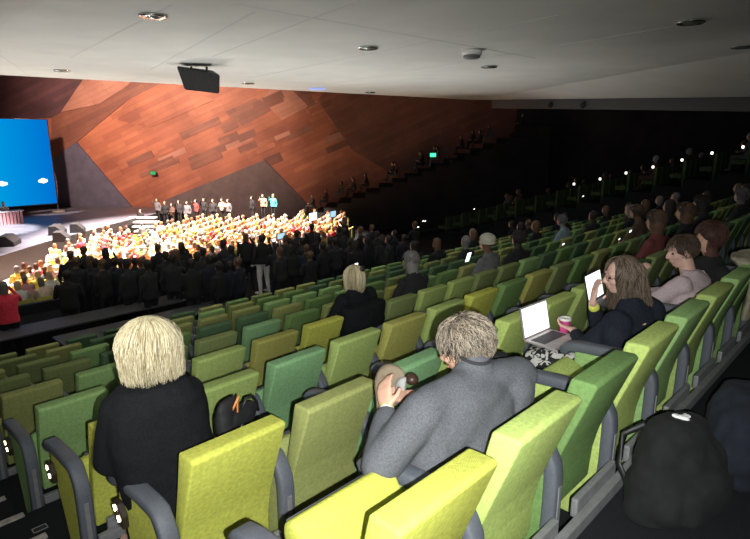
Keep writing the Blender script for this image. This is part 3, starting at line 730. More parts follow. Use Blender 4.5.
bm = bmesh.new(); ell(bm, W(1.86, 1.56, -1.10), (.032, .032, .028)); tag(mesh_obj('brown_case', bm, mat('dark_brown', (.06, .03, .02), .4), None, smooth=True), 'small round dark brown case beside the man\'s folded paper', 'case')
# --- blonde woman in black, aisle seat of the second row
pw, L = base_empty(1.06, 2.10, floorz(1), 'woman with a pale blond bob and black coat in the aisle seat')
Rm = frame_from((-.10, .98, -.12)); hc = L(.98, 2.34, -.898); nk = L(.965, 2.30, -1.01)
shl, shr = L(.80, 2.30, -1.115), L(1.115, 2.28, -1.115)
bm = bmesh.new(); jacket_torso(bm, L(1.02, 2.24, -1.62), L(.98, 2.27, -1.3), shl, shr, nk, .8, -.035)
head_lumps(bm, hc, Rm, 1.0, .9); cap(bm, nk-tv(0, 0, .04), hc+tv(0, -.02, -.04), .05, .05)
arm(bm, shl, L(.76, 2.36, -1.38), L(.90, 2.58, -1.42), (.045, .04, .028)); arm(bm, shr, L(1.20, 2.36, -1.38), L(1.10, 2.58, -1.42), (.045, .04, .028))
hand_lumps(bm, L(.90, 2.58, -1.42), (.5, .8, -.1), (.1, .1, -1), -1, .4, .92); hand_lumps(bm, L(1.10, 2.58, -1.42), (-.5, .8, -.1), (-.1, .1, -1), 1, .4, .92)
for s in (-1, 1): cap(bm, L(1.03+s*.09, 2.25, -1.60), L(1.03+s*.1, 2.62, -1.62), .075, .058); cap(bm, L(1.03+s*.1, 2.62, -1.62), L(1.03+s*.09, 2.60, -2.06), .055, .042); cap(bm, L(1.03+s*.09, 2.60, -2.08), L(1.03+s*.1, 2.76, -2.10), .04, .03)
body = lump_obj('body', bm, .0085, SKINP, pw, smooth=2); face_bits(body, hc, Rm)
M_blk = mat('black_knit', (.011, .012, .014), .95, 0, .3, 120, .5, 260, spec=.15)
bm = bmesh.new(); jacket_torso(bm, L(1.02, 2.22, -1.62), L(.98, 2.26, -1.3), shl, shr, L(.965, 2.29, -.99), 1.0, .02)
loft(bm, [(L(.955, 2.28, -1.04), (.15, 0, 0), (0, .09, 0)), (L(.955, 2.27, -1.12), (.215, 0, 0), (0, .13, 0)), (L(.96, 2.26, -1.3), (.225, 0, 0), (0, .14, 0)), (L(.99, 2.24, -1.5), (.225, 0, 0), (0, .14, 0)), (L(1.02, 2.23, -1.72), (.23, 0, 0), (0, .14, 0))])
arm(bm, shl+tv(.0, 0, -.02), L(.77, 2.36, -1.38), L(.87, 2.54, -1.41), (.073, .066, .048)); arm(bm, shr+tv(0, 0, -.02), L(1.19, 2.36, -1.38), L(1.13, 2.54, -1.41), (.073, .066, .048))
lump_obj('coat', bm, .013, M_blk, pw, smooth=4, disp=.010, dscale=7)
bm = bmesh.new()
for s in (-1, 1): cap(bm, L(1.03+s*.09, 2.25, -1.60), L(1.03+s*.1, 2.62, -1.62), .085, .068); cap(bm, L(1.03+s*.1, 2.62, -1.62), L(1.03+s*.09, 2.60, -2.04), .062, .05)
lump_obj('trousers', bm, .015, CLOTH['charcoal'], pw)
M_blond = hair_mat('blond_hair', (.70, .63, .44), (.30, .24, .13))
bob_hair(pw, hc+tv(0, -.005, .0), Rm, (.130, .135, .125), .115, M_blond, 3000, .8, .012, 5, 0, .0028, tk=.04)
# --- blonde woman in black further down, fourth row
pw2, L = base_empty(3.90, rowv(3)+.22, floorz(3), 'woman with pale hair and a dark clip, black jacket, fourth row')
uc, vc = 3.93, rowv(3)+.17; fz = floorz(3)
Rm = frame_from((-.1, 1, -.05)); hc = L(uc+.02, vc, fz+1.215); nk = L(uc+.02, vc-.03, fz+1.08)
shl, shr = L(uc-.19, vc-.04, fz+1.01), L(uc+.21, vc-.04, fz+1.01)
bm = bmesh.new(); jacket_torso(bm, L(uc, vc+.02, fz+.5), L(uc, vc-.02, fz+.82), shl, shr, nk)
head_lumps(bm, hc, Rm, 1.0, .9); cap(bm, nk-tv(0, 0, .04), hc+tv(0, -.02, -.04), .05, .05)
for s, S in ((-1, shl), (1, shr)):
    arm(bm, S, L(uc+s*.28, vc+.06, fz+.72), L(uc+s*.13, vc+.3, fz+.66), (.045, .04, .028)); hand_lumps(bm, L(uc+s*.13, vc+.3, fz+.66), (-s*.5, .8, 0), (0, .1, -1), s, .4, .92)
    cap(bm, L(uc+s*.1, vc+.05, fz+.50), L(uc+s*.11, vc+.45, fz+.52), .075, .058); cap(bm, L(uc+s*.11, vc+.45, fz+.52), L(uc+s*.1, vc+.44, fz+.08), .055, .042); cap(bm, L(uc+s*.1, vc+.43, fz+.05), L(uc+s*.1, vc+.6, fz+.035), .04, .03)
lump_obj('body', bm, .012, SKINP, pw2, smooth=2)
bm = bmesh.new(); jacket_torso(bm, L(uc, vc-.0, fz+.55), L(uc, vc-.03, fz+.84), shl, shr, nk+tv(0, 0, .035), 1.2, .06); ell(bm, L(uc+.01, vc-.03, fz+.93), (.2, .13, .13))
for s, S in ((-1, shl), (1, shr)): ell(bm, S+tv(0, 0, -.03), (.08, .08, .075)); arm(bm, S, L(uc+s*.28, vc+.06, fz+.72), L(uc+s*.15, vc+.27, fz+.66), (.075, .066, .048))
lump_obj('jacket', bm, .015, M_blk, pw2, smooth=4, disp=.008)
bob_hair(pw2, hc, Rm, (.108, .118, .122), .15, M_blond, 700, .8, 0, 9, 0, .004)
bm = bmesh.new(); ell(bm, hc+Rm @ tv(.02, -.10, .09), (.035, .02, .035)); mesh_obj('hair_clip', bm, mat('clip', (.03, .025, .02), .4), pw2, smooth=True)
# coat over the back of her seat
bm = bmesh.new(); su_ = seat_u(5)
loft(bm, [(tv(0, -.02, z), (.275-.006*i, 0, 0), (0, .14, 0)) for i, z in enumerate((.985, .90, .75, .6, .48))])
o = lump_obj('draped_coat', bm, .016, M_blk, None, smooth=4, disp=.012, dscale=8); o.location = W(su_, rowv(3)-.015, floorz(3)); o.rotation_euler = (0, 0, TH)
tag(o, 'black coat hung over the seat back behind the woman in the fourth row', 'coat')
# --- woman with long dark hair and glasses, laptop on her lap
pg, L = base_empty(3.32, 1.10, -1.85, 'woman with long brown hair and glasses, dark top, coffee cup and laptop')
Rm = frame_from((-.62, .76, -.22)); hc = L(3.50, 1.25, -.845); nk = L(3.46, 1.17, -.97)
shl, shr = L(3.27, 1.17, -1.06), L(3.60, 1.10, -1.03)
ell_, elr = L(3.16, 1.30, -1.24), L(3.52, 1.36, -1.22)
wrl, wrr = L(3.42, 1.49, -1.24), L(3.37, 1.36, -1.01)
bm = bmesh.new(); jacket_torso(bm, L(3.34, 1.14, -1.38), L(3.42, 1.15, -1.18), shl, shr, nk, .8, -.035)
head_lumps(bm, hc, Rm, .98, .9); cap(bm, nk-tv(0, 0, .04), hc+tv(0, -.02, -.04), .048, .048)
arm(bm, shl, ell_, wrl, (.045, .038, .026)); arm(bm, shr, elr, wrr, (.045, .038, .026))
hand_lumps(bm, wrl, (.0, .95, .15), (.3, -.1, .9), 1, .9, .92)
hand_lumps(bm, wrr, (.10, -.02, .75), (.5, -.5, .1), 1, .35, .95)
for s in (-1, 1): cap(bm, L(3.34+s*.09, 1.1, -1.36), L(3.20+s*.09, 1.56, -1.36), .078, .06); cap(bm, L(3.20+s*.09, 1.56, -1.36), L(3.18+s*.08, 1.60, -1.80), .056, .04); cap(bm, L(3.18+s*.08, 1.58, -1.80), L(3.18+s*.08, 1.74, -1.815), .038, .03)
body = lump_obj('body', bm, .0075, SKINP, pg, smooth=2); face_bits(body, hc, Rm, .98)
bm = bmesh.new(); jacket_torso(bm, L(3.34, 1.13, -1.38), L(3.41, 1.15, -1.18), shl, shr, L(3.46, 1.17, -.945), 1.1, .04)
for S in (shl, shr): ell(bm, S+tv(0, -.01, -.02), (.088, .088, .075)); ell(bm, S+tv(-.04, -.02, -.08), (.10, .09, .10))
arm(bm, shl, ell_, wrl+(ell_-wrl)*.25, (.066, .056, .04)); arm(bm, shr, elr, wrr+(elr-wrr)*.3, (.066, .056, .04))
lump_obj('cardigan', bm, .011, mat('navy_knit', (.022, .026, .038), .95, 0, .6, 260, .6, 240, spec=.1), pg, smooth=3, disp=.006, dscale=9)
bm = bmesh.new()
for s in (-1, 1): cap(bm, L(3.34+s*.09, 1.08, -1.37), L(3.20+s*.09, 1.55, -1.37), .092, .078)
loft(bm, [(L(3.27, 1.34, -1.38), (.19, 0, 0), (0, .02, .085)), (L(3.20, 1.60, -1.39), (.17, 0, 0), (0, .04, .08)), (L(3.19, 1.66, -1.50), (.165, 0, 0), (0, .06, .02)), (L(3.19, 1.66, -1.62), (.17, 0, 0), (0, .06, .01))])
m = mat('floral_skirt', (.6, .6, .58), .85); nt = m.node_tree; b_ = nt.nodes['Principled BSDF']
vo = nt.nodes.new('ShaderNodeTexNoise'); vo.inputs['Scale'].default_value = 22; vo.inputs['Detail'].default_value = 2; vo.inputs['Distortion'].default_value = 1.5
tc = nt.nodes.new('ShaderNodeTexCoord'); nt.links.new(tc.outputs['Object'], vo.inputs['Vector']); r = nt.nodes.new('ShaderNodeValToRGB'); r.color_ramp.interpolation = 'CONSTANT'
r.color_ramp.elements[0].color = (.012, .012, .014, 1); r.color_ramp.elements[1].position = .5; r.color_ramp.elements[1].color = (.62, .60, .56, 1)
nt.links.new(vo.outputs['Fac'], r.inputs['Fac']); nt.links.new(r.outputs['Color'], b_.inputs['Base Color'])
o = lump_obj('skirt', bm, .012, m, pg); o['label'] = 'black and white floral skirt'
M_brown = hair_mat('long_brown_hair', (.24, .17, .12), (.025, .018, .013))
bob_hair(pg, hc, Rm, (.108, .124, .120), .22, M_brown, 2800, 1.25, .02, 11, .10, .0028, tk=-.2)
# glasses
gl = bmesh.new(); P = lambda x, y, z: hc+Rm @ (tv(x, y, z)*.98)
for s in (-1, 1):
    tube(gl, [P(s*.034+.024*math.cos(a), .098-.004*abs(s), .010+.017*math.sin(a)) for a in [2*PI*i/16 for i in range(17)]], .0022, 6)
    tube(gl, [P(s*.058, .097, .014), P(s*.078, .06, .014), P(s*.084, .0, .008)], .0022, 6)
tube(gl, [P(-.01, .10, .014), P(.01, .10, .014)], .0022, 6)
mesh_obj('glasses', gl, mat('glasses_frame', (.05, .02, .02), .3), pg)
d_ = (wrr-elr).normalized(); bm = bmesh.new(); cap(bm, wrr-d_*.05, wrr-d_*.036, .034, .033); o = mesh_obj('wristband', bm, MATS['yellow_band'], pg, smooth=True); o['label'] = 'yellow wristband'
# cup
cu = empty('coffee_cup', W(3.46, 1.57, -1.30), TH); tag(cu, 'magenta paper coffee cup with a white rim in the woman\'s hand', 'cup')
bm = bmesh.new(); lathe(bm, [(.026, 0), (.028, .002), (.038, .105)]); mesh_obj('sleeve', bm, mat('magenta_card', (.55, .05, .22), .6, 0, .2, 30), cu, smooth=True)
bm = bmesh.new(); lathe(bm, [(.0385, .100), (.042, .104), (.042, .112), (.038, .120), (.036, .120), (.034, .113)]); mesh_obj('lid', bm, mat('cup_lid', (.8, .78, .72), .5), cu, smooth=True)
# laptops
M_alu = mat('laptop_alu', (.55, .50, .50), .4, .3); M_key = mat('laptop_keys', (.06, .05, .06), .6)
M_scr = mat('laptop_page', (1, 1, 1), .5, emit=(1, 1, 1), estr=1.7)
def laptop(loc, rz, w, d, h, open_ang, lab, body_m, scr_m, lines=False, tilt=0):
    o = empty('laptop', loc, rz); o.rotation_euler = (tilt, 0, rz); tag(o, lab, 'laptop')
    bm = bmesh.new(); box(bm, (-w/2, -d/2, 0), (w/2, d/2, .014), .004); b = mesh_obj('keyboard_deck', bm, body_m, o)
    bm = bmesh.new()
    for r_ in range(5):
        for c_ in range(13):
            x = -w*.43+c_*w*.86/13; y = d*.36-(r_+1)*d*.095
            box(bm, (x, y, .014), (x+w*.055, y+d*.075, .017))
    mesh_obj('keys', bm, M_key, b)
    bm = bmesh.new(); box(bm, (-w*.16, -d*.42, .0135), (w*.16, -d*.16, .0155)); mesh_obj('trackpad', bm, mat('trackpad', (.4, .36, .36), .4), b)
    bm = bmesh.new(); box(bm, (-w/2, 0, 0), (w/2, .008, h), .003); l = mesh_obj('screen_lid', bm, body_m, o, loc=(0, d/2-.004, .012)); l.rotation_euler = (-open_ang, 0, 0)
    bm = bmesh.new(); box(bm, (-w/2+.012, -.0015, .014), (w/2-.012, .001, h-.012)); s = mesh_obj('display', bm, scr_m, l)
    if lines:
        bm = bmesh.new()
        box(bm, (.02, -.0025, h*.62), (.05, -.0012, h*.635)); box(bm, (.06, -.0025, h*.63), (.09, -.0012, h*.645)); mesh_obj('page_text', bm, mat('grey_text', (.1, .1, .12), .9), l)
    return o
laptop(W(3.27, 1.56, -1.288), TH-.05, .32, .22, .21, .22, 'open laptop with a blank white page on the woman\'s floral lap', M_alu, M_scr)
laptop(W(4.32, 1.60, -1.275), TH+.06, .34, .23, .225, .25, 'open black-framed laptop with a white page beyond the woman', M_black, M_scr, True)
# --- man in the pink shirt
pk, L = base_empty(4.46, 1.10, -1.85, 'man with short brown hair and a pink shirt lit by his laptop')
Rm = frame_from((-.60, .72, -.28)); hc = L(4.62, 1.22, -.85); nk = L(4.58, 1.14, -.98)
shl, shr = L(4.40, 1.14, -1.05), L(4.78, 1.06, -1.05)
ell_, elr = L(4.30, 1.34, -1.24), L(4.80, 1.36, -1.24); wrl, wrr = L(4.42, 1.46, -1.06), L(4.44, 1.56, -1.23)
bm = bmesh.new(); jacket_torso(bm, L(4.52, 1.14, -1.38), L(4.55, 1.12, -1.17), shl, shr, nk, .8, -.035)
head_lumps(bm, hc, Rm, 1.05, 1.05); cap(bm, nk-tv(0, 0, .05), hc+tv(0, -.02, -.04), .056, .055)
arm(bm, shl, ell_, wrl, (.048, .04, .028)); arm(bm, shr, elr, wrr, (.048, .04, .028))
hand_lumps(bm, wrl, (.25, -.35, .9), (.5, -.3, .2), 1, .8, .95); hand_lumps(bm, wrr, (-.5, .8, 0), (0, .1, -1), 1, .4, .95)
for s in (-1, 1): cap(bm, L(4.50+s*.1, 1.1, -1.36), L(4.42+s*.12, 1.56, -1.36), .08, .062); cap(bm, L(4.42+s*.12, 1.56, -1.36), L(4.42+s*.12, 1.56, -1.78), .058, .044); cap(bm, L(4.42+s*.12, 1.55, -1.80), L(4.42+s*.12, 1.72, -1.815), .04, .032)
body = lump_obj('body', bm, .0075, SKINP, pk, smooth=2); face_bits(body, hc, Rm, 1.05)
bm = bmesh.new(); jacket_torso(bm, L(4.52, 1.12, -1.38), L(4.55, 1.12, -1.17), shl, shr, L(4.58, 1.14, -.965), 1.10, .02)
for S in (shl, shr): ell(bm, S+tv(0, 0, -.02), (.072, .078, .066))
arm(bm, shl, ell_, wrl+(ell_-wrl)*.15, (.068, .058, .042)); arm(bm, shr, elr, wrr+(elr-wrr)*.2, (.068, .058, .042))
lump_obj('shirt', bm, .011, mat('pink_shirt', (.58, .45, .48), .9, 0, .15, 90, .3, 200), pk, smooth=3, disp=.006, dscale=9)
bm = bmesh.new()
for s in (-1, 1): cap(bm, L(4.50+s*.1, 1.08, -1.36), L(4.42+s*.12, 1.56, -1.36), .09, .072); cap(bm, L(4.42+s*.12, 1.56, -1.36), L(4.42+s*.12, 1.56, -1.75), .066, .052)
lump_obj('trousers', bm, .015, CLOTH['charcoal'], pk)
short_hair(pk, hc, Rm, (.086, .106, .096), hair_mat('short_brown_hair', (.13, .08, .05), (.025, .015, .01)), 1800, .035, 8, cut=-.35)
# --- person further along the nearest row, only head and shoulders seen
o = figure(SIT[1][0], W(seat_u(7)-.02, rowv(0)+.06, floorz(0)-.10), TH+.6, 'black', 'red', 'red-haired person in black beyond the man in the pink shirt')
short_hair(o, SIT[1][1], Matrix.Identity(3), (.088, .106, .104), HM['red'], 1500, .055, 77, cut=-.6)
# --- person with the pale cap and phone, fourth row
o = figure(SIT[2][0], W(seat_u(10), rowv(3)-.04, floorz(3)), TH, 'grey', 'brown', 'person in grey wearing a pale knitted cap and holding a phone')
hd = SIT[2][1]; bm = bmesh.new(); ell(bm, hd+tv(0, -.03, .055), (.112, .118, .088)); tube(bm, [hd+tv(.098*math.cos(a), -.025+.108*math.sin(a), .005) for a in [2*PI*i/20 for i in range(21)]], .016)
mesh_obj('knitted_cap', bm, mat('pale_wool', (.50, .48, .38), .95, 0, .15, 60, .8, 60), o, smooth=True)
M_phone = mat('phone_glow', (1, 1, 1), .5, emit=(.9, .97, 1), estr=2.0)
def phone(px, py, v, w, h, lab, glow=M_phone, grp=None, rz=TH, tilt=.3, depthv=True):
    p = at_v(px, py, v); o = empty('phone', p, rz); o.rotation_euler = (tilt, 0, rz); tag(o, lab, 'phone', grp)
    bm = bmesh.new(); box(bm, (-w/2, -.005, -h/2), (w/2, .005, h/2), .003); b = mesh_obj('case', bm, M_black, o)
    bm = bmesh.new(); box(bm, (-w/2+.004, -.0065, -h/2+.008), (w/2-.004, -.0045, h/2-.008)); mesh_obj('display', bm, glow, b)
    return o
phone(468, 257, rowv(3)+.55, .10, .16, 'bright phone held up by the person in the pale cap')
bm = bmesh.new(); p = at_v(468, 262, rowv(3)+.53)
# ------------------------------------------------------------------ things near the rows
# black handbag on the armrest beside the blonde woman
hb = empty('handbag', W(1.345, 2.24, -1.405), TH+.3); tag(hb, 'black handbag with an orange trim resting on the armrest beside the blond woman', 'bag')
bm = bmesh.new(); loft(bm, [((0, .02, .0), (.13, 0, 0), (0, .05, 0)), ((.01, .02, .05), (.14, 0, 0), (0, .055, 0)), ((.01, .02, .085), (.13, 0, -.01), (0, .04, 0)), ((.0, .02, .105), (.12, 0, -.02), (0, .015, 0))], 20)
loft(bm, [((-.10, .01, .02), (.035, 0, 0), (0, .04, 0)), ((-.09, .01, .10), (.045, 0, 0), (0, .035, 0)), ((-.07, .01, .155), (.06, 0, .01), (0, .022, 0)), ((-.05, .01, .175), (.055, 0, .0), (0, .01, 0))], 16)
lump_obj('bag_body', bm, .009, mat('black_leather', (.010, .010, .012), .75, 0, .2, 30), hb, smooth=2, disp=.006, dscale=14)
bm = bmesh.new(); tube(bm, [(-.05, -.0, .10), (-.045, -.03, .16), (-.03, -.035, .19), (-.02, -.02, .17), (-.03, -.02, .10)], .006); o = mesh_obj('trim_strap', bm, mat('orange_strap', (.8, .3, .1), .5), hb, smooth=True); o['label'] = 'orange strap'
bm = bmesh.new(); tube(bm, [(.0, -.02, .10), (.03, -.03, .15), (.08, -.03, .14), (.12, -.02, .09), (.14, -.01, .03)], .007); mesh_obj('handle', bm, M_black, hb, smooth=True)
bm = bmesh.new(); ell(bm, (-.03, -.045, .03), (.012, .008, .012)); mesh_obj('buckle', bm, M_chrome, hb, smooth=True)
# black bag on the far side of the man in grey
bm = bmesh.new(); loft(bm, [((0, 0, 0), (.12, 0, 0), (0, .06, 0)), ((0, 0, .15), (.12, 0, 0), (0, .06, 0)), ((0, 0, .26), (.08, 0, 0), (0, .04, 0)), ((0, 0, .30), (.03, 0, 0), (0, .02, 0))], 20)
o = lump_obj('shoulder_bag', bm, .012, MATS['black_leather'], None, smooth=3, disp=.01, dscale=10); o.location = W(2.16, 1.28, -1.28); o.rotation_euler = (0, 0, TH); tag(o, 'black shoulder bag with a white strap beside the man in grey', 'bag')
bm = bmesh.new(); tube(bm, [(.0, -.07, .22), (.03, -.075, .16), (.06, -.07, .09)], .008); mesh_obj('strap', bm, M_white, o, smooth=True)
# bags on the rear aisle floor
bg = empty('backpack', W(2.40, .54, -1.55), TH-.3); tag(bg, 'black backpack slumped on the dark carpet behind the nearest row', 'bag')
bm = bmesh.new(); loft(bm, [((0, 0, .01), (.23, 0, 0), (0, .13, 0)), ((0, 0, .12), (.25, 0, 0), (0, .15, 0)), ((0, .02, .26), (.22, 0, 0), (0, .13, 0)), ((0, .03, .38), (.15, 0, 0), (0, .09, 0)), ((0, .03, .41), (.07, 0, 0), (0, .04, 0))])
ell(bm, (0, -.14, .13), (.16, .05, .11))
lump_obj('pack_body', bm, .014, mat('black_nylon', (.008, .008, .009), .95, 0, .3, 20), bg, smooth=3, disp=.03, dscale=6)
for s in (-1, 1):
    bm = bmesh.new(); tube(bm, [(s*.08, .12, .36), (s*.10, .20, .28), (s*.12, .20, .14), (s*.12, .12, .04)], .014); mesh_obj('strap', bm, M_black, bg, smooth=True)
j = empty('duffel_bag', W(2.95, .42, -1.55), TH+.25); tag(j, 'navy soft bag on the carpet to the right of the backpack', 'bag')
bm = bmesh.new(); loft(bm, [((0, 0, .0), (.24, 0, 0), (0, .14, 0)), ((0, 0, .14), (.26, 0, 0), (0, .16, 0)), ((.03, .02, .30), (.19, 0, 0), (0, .12, 0)), ((.04, .02, .40), (.1, 0, 0), (0, .07, 0))])
lump_obj('bag_body', bm, .014, mat('navy_nylon', (.010, .013, .022), .95, 0, .3, 15), j, smooth=3, disp=.03, dscale=8)
bm = bmesh.new(); tube(bm, [(-.12, -.12, .2), (-.08, -.14, .36), (.02, -.12, .42), (.12, -.12, .36), (.15, -.12, .2)], .012); mesh_obj('handle', bm, M_black, j, smooth=True)
p = W(2.42, .56, -1.15)
bm = bmesh.new()
for q in ((0, 0), (.022, .008), (-.02, .010), (.006, -.014)): ell(bm, (q[0], q[1], .012), (.018, .016, .010))
o = lump_obj('tissue', bm, .004, M_white, None, disp=.004, dscale=60); o.location = p; tag(o, 'crumpled white tissue lying on the black backpack', 'tissue')
bm = bmesh.new(); a = W(4.3, .42, -.95); b = W(3.62, .28, -1.17)
tube(bm, [a, a.lerp(b, .3)+Z*.01, a.lerp(b, .6), a.lerp(b, .85), b], .0018, 6)
tag(mesh_obj('cord', bm, mat('cord', (.5, .5, .5), .5), None), 'thin pale cord hanging down at the right over the navy bag', 'cord')
bm = bmesh.new(); ell(bm, b, (.008, .008, .008)); tag(mesh_obj('cord_tag', bm, M_white, None, smooth=True), 'tiny white toggle at the end of the pale cord', 'toggle')
# beige coat over a seat back at the right
bm = bmesh.new()
loft(bm, [((0, .0, .975), (.20, 0, 0), (0, .10, 0)), ((0, -.02, .955), (.25, 0, 0), (0, .13, 0)), ((0, -.10, .80), (.25, 0, 0), (0, .05, 0)), ((0, -.08, .62), (.25, 0, 0), (0, .045, 0)), ((0, -.07, .5), (.24, 0, 0), (0, .04, 0))])
o = lump_obj('beige_coat', bm, .012, mat('beige_wool', (.42, .37, .27), .95, 0, .12, 40, .5, 90), None, smooth=3, disp=.012, dscale=9)
o.location = W(seat_u(7)+.03, rowv(0), floorz(0)); o.rotation_euler = (0, 0, TH); tag(o, 'beige woollen coat thrown over a seat back at the right', 'coat')
# ------------------------------------------------------------------ screens and lights in the dim rows
phone(727, 222, rowv(1)+.35, .16, .25, 'white sheet of paper held up at the right edge', mat('paper_glow', (.55, .55, .5), .8, emit=(.8, .78, .7), estr=.18))  # the sheet glows faintly, its brightness put into the material
for i, (px, py, v) in enumerate(((630, 231, 2.4), (705, 223, 2.5), (690, 229, 2.4), (619, 239, 3.4), (418, 227, 8.5), (423, 221, 9.4), (425, 221, 9.6), (563, 244, 3.6), (474, 209, 9), (351, 267, 6), (356, 264, 5.2), (583, 196, 5.5), (633, 205, 4.0))):
    phone(px, py, v, .07, .045, 'small lit phone glimmering in the dim rows', grp='phones glowing in the dark')
# step lights of the raised bank
for i, (px, py) in enumerate(((712, 153), (682, 160), (653, 167), (626, 173), (600, 179), (574, 184), (743, 147))):
    r_ = ray(px, py); p = r_*(21.5/r_.dot(U))+Z*H; bm = bmesh.new(); box(bm, (-.03, -.03, -.04), (.03, .03, .04), .005)
    o = mesh_obj('step_light', bm, mat('step_glow', (1, 1, 1), .5, emit=(1, .95, .85), estr=3 if i < 5 else 1.2), loc=p, rotz=TH)
    tag(o, 'small white step light of the raised right-hand seating bank', 'light', 'step lights up the raised bank')
for (px, py, w, lab) in ((433, 155, .22, 'green exit light glowing on the far dark wall'), (153, 173, .22, 'dim green exit light on the wooden wall')):
    p = at_y(px, py, 37.8 if px > 400 else 41.6); o = empty('exit_light', p); tag(o, lab, 'sign')
    bm = bmesh.new(); box(bm, (-w, 0, -.16), (w, .1, .16), .02); b = mesh_obj('housing', bm, M_black, o)
    bm = bmesh.new(); box(bm, (-w*.85, -.02, -.12), (w*.85, 0, .12)); mesh_obj('lens', bm, mat('exit_green' if px > 400 else 'exit_green_dim', (0, .3, .1), .5, emit=(.05, 1, .35), estr=2.2 if px > 400 else .10), b)
# ------------------------------------------------------------------ crowd standing on the lower walkway
WZ = -4.5
crowd = [(70, 258), (90, 257), (102, 266), (113, 259), (127, 266), (141, 262), (165, 255), (177, 256), (197, 258), (209, 262), (219, 264), (230, 262), (280, 252), (291, 247), (302, 238), (310, 252), (323, 247), (336, 243), (344, 234), (356, 246), (367, 238), (377, 232), (389, 240), (84, 249), (95, 262), (106, 253), (120, 262), (134, 258), (148, 268), (158, 246), (172, 262), (182, 248), (191, 266), (203, 250), (214, 256), (224, 246), (238, 262), (246, 236), (262, 238), (276, 246), (286, 242), (297, 232), (306, 246), (318, 236), (330, 240), (339, 228), (350, 240), (361, 232), (372, 226), (383, 238), (75, 262), (66, 274), (231, 252), (312, 228), (395, 230), (345, 222), (404, 236), (415, 222)]
for i, (px, py) in enumerate(crowd):
    me, hd = STAND[i % 6]; z = WZ+1.66
    p = at_z(px, py, z); p.z = WZ+H
    if p.dot(V) > 15.7: p = p*(15.7/p.dot(V)); p.z = WZ+H
    top = R.choice(['black', 'black', 'charcoal', 'navy']); tr = 'black'; lab = 'dark-clothed person standing in the crowd below the green seats'; g = 'standing crowd on the lower walkway'
    if (px, py) == (262, 238): tr = 'white'; lab = 'standing person in dark top and pale trousers in the crowd'; g = None
    if (px, py) == (313, 228): top = 'charcoal'
    o = figure(me, p, TH+R.uniform(-.5, .5), top, R.choice(['dark', 'dark', 'brown']), lab, g, tr)
    q_ = R.uniform(.95, 1.06); o.scale = (1.3, 1.2, 1.0) if tr == 'white' else (1, 1, q_)
p = at_z(4, 288, WZ+1.62); p.z = WZ+H
figure(STAND[1][0], p, TH, 'red', 'grey', 'person in a bright red jacket standing at the far left edge')
# parapet and desks on the walkway
bm = bmesh.new(); box(bm, (-10, 16.05, -4.5), (21, 16.2, -4.22), .01); struct('trim_50', bm, M_black, loc=(0, 0, H), rotz=TH)
for (u0, u1, v, zt, lab) in ((2.0, 6.5, 12.3, -3.72, 'long dark desk with a grey top edge below the seats at left'), (3.0, 7.0, 11.2, -3.75, 'second dark desk closer to the seats at left'), (12.2, 15.2, 13.4, -3.75, 'dark technicians\' desk among the standing crowd, right of the pale trousers')):
    d = empty('desk', W((u0+u1)/2, v, WZ), TH); tag(d, lab, 'desk'); w = u1-u0; h = zt-WZ
    bm = bmesh.new(); box(bm, (-w/2, -.35, h-.04), (w/2, .35, h), .008); mesh_obj('desk_top', bm, mat('grey_laminate', (.09, .09, .10), .35), d)
    bm = bmesh.new(); box(bm, (-w/2+.05, .28, .05), (w/2-.05, .31, h-.04)); mesh_obj('modesty_panel', bm, M_black, d)
    for s in (-1, 1): bm = bmesh.new(); box(bm, (s*(w/2-.1)-.03, -.3, 0), (s*(w/2-.1)+.03, .3, h-.04)); mesh_obj('leg', bm, M_black, d)
M_mon1 = mat('monitor_white', (1, 1, 1), .5, emit=(.85, .93, 1), estr=1.6); M_mon2 = mat('monitor_blue', (1, 1, 1), .5, emit=(.35, .65, 1), estr=1.1)
for (px, py, w, h, m_, lab) in ((313, 216.5, .52, .30, M_mon1, 'bright white monitor, left of the pair behind the crowd'), (333, 214, .40, .24, M_mon2, 'pale blue monitor, right of the pair behind the crowd'), (281, 236, .42, .2, M_mon2, 'small bluish screen among the standing crowd'), (274, 240, .2, .14, M_mon1, 'little white screen among the standing crowd'), (240.5, 245, .16, .16, M_mon1, 'bright round white light held up in the crowd')):
    p = at_v(px, py, 15.4); o = empty('monitor', p, TH+.3); tag(o, lab, 'monitor')
    bm = bmesh.new(); box(bm, (-w/2, 0, -h/2), (w/2, .03, h/2), .005); b = mesh_obj('casing', bm, M_black, o)
    bm = bmesh.new(); box(bm, (-w/2+.015, -.006, -h/2+.015), (w/2-.015, 0, h/2-.015)); mesh_obj('display', bm, m_, b)
    bm = bmesh.new(); zb_ = (WZ+H)-p.z; tube(bm, [(0, .02, -h/2), (0, .02, zb_)], .015); lathe(bm, [(.18, zb_), (.18, zb_+.03)]); mesh_obj('stand', bm, M_black, o)
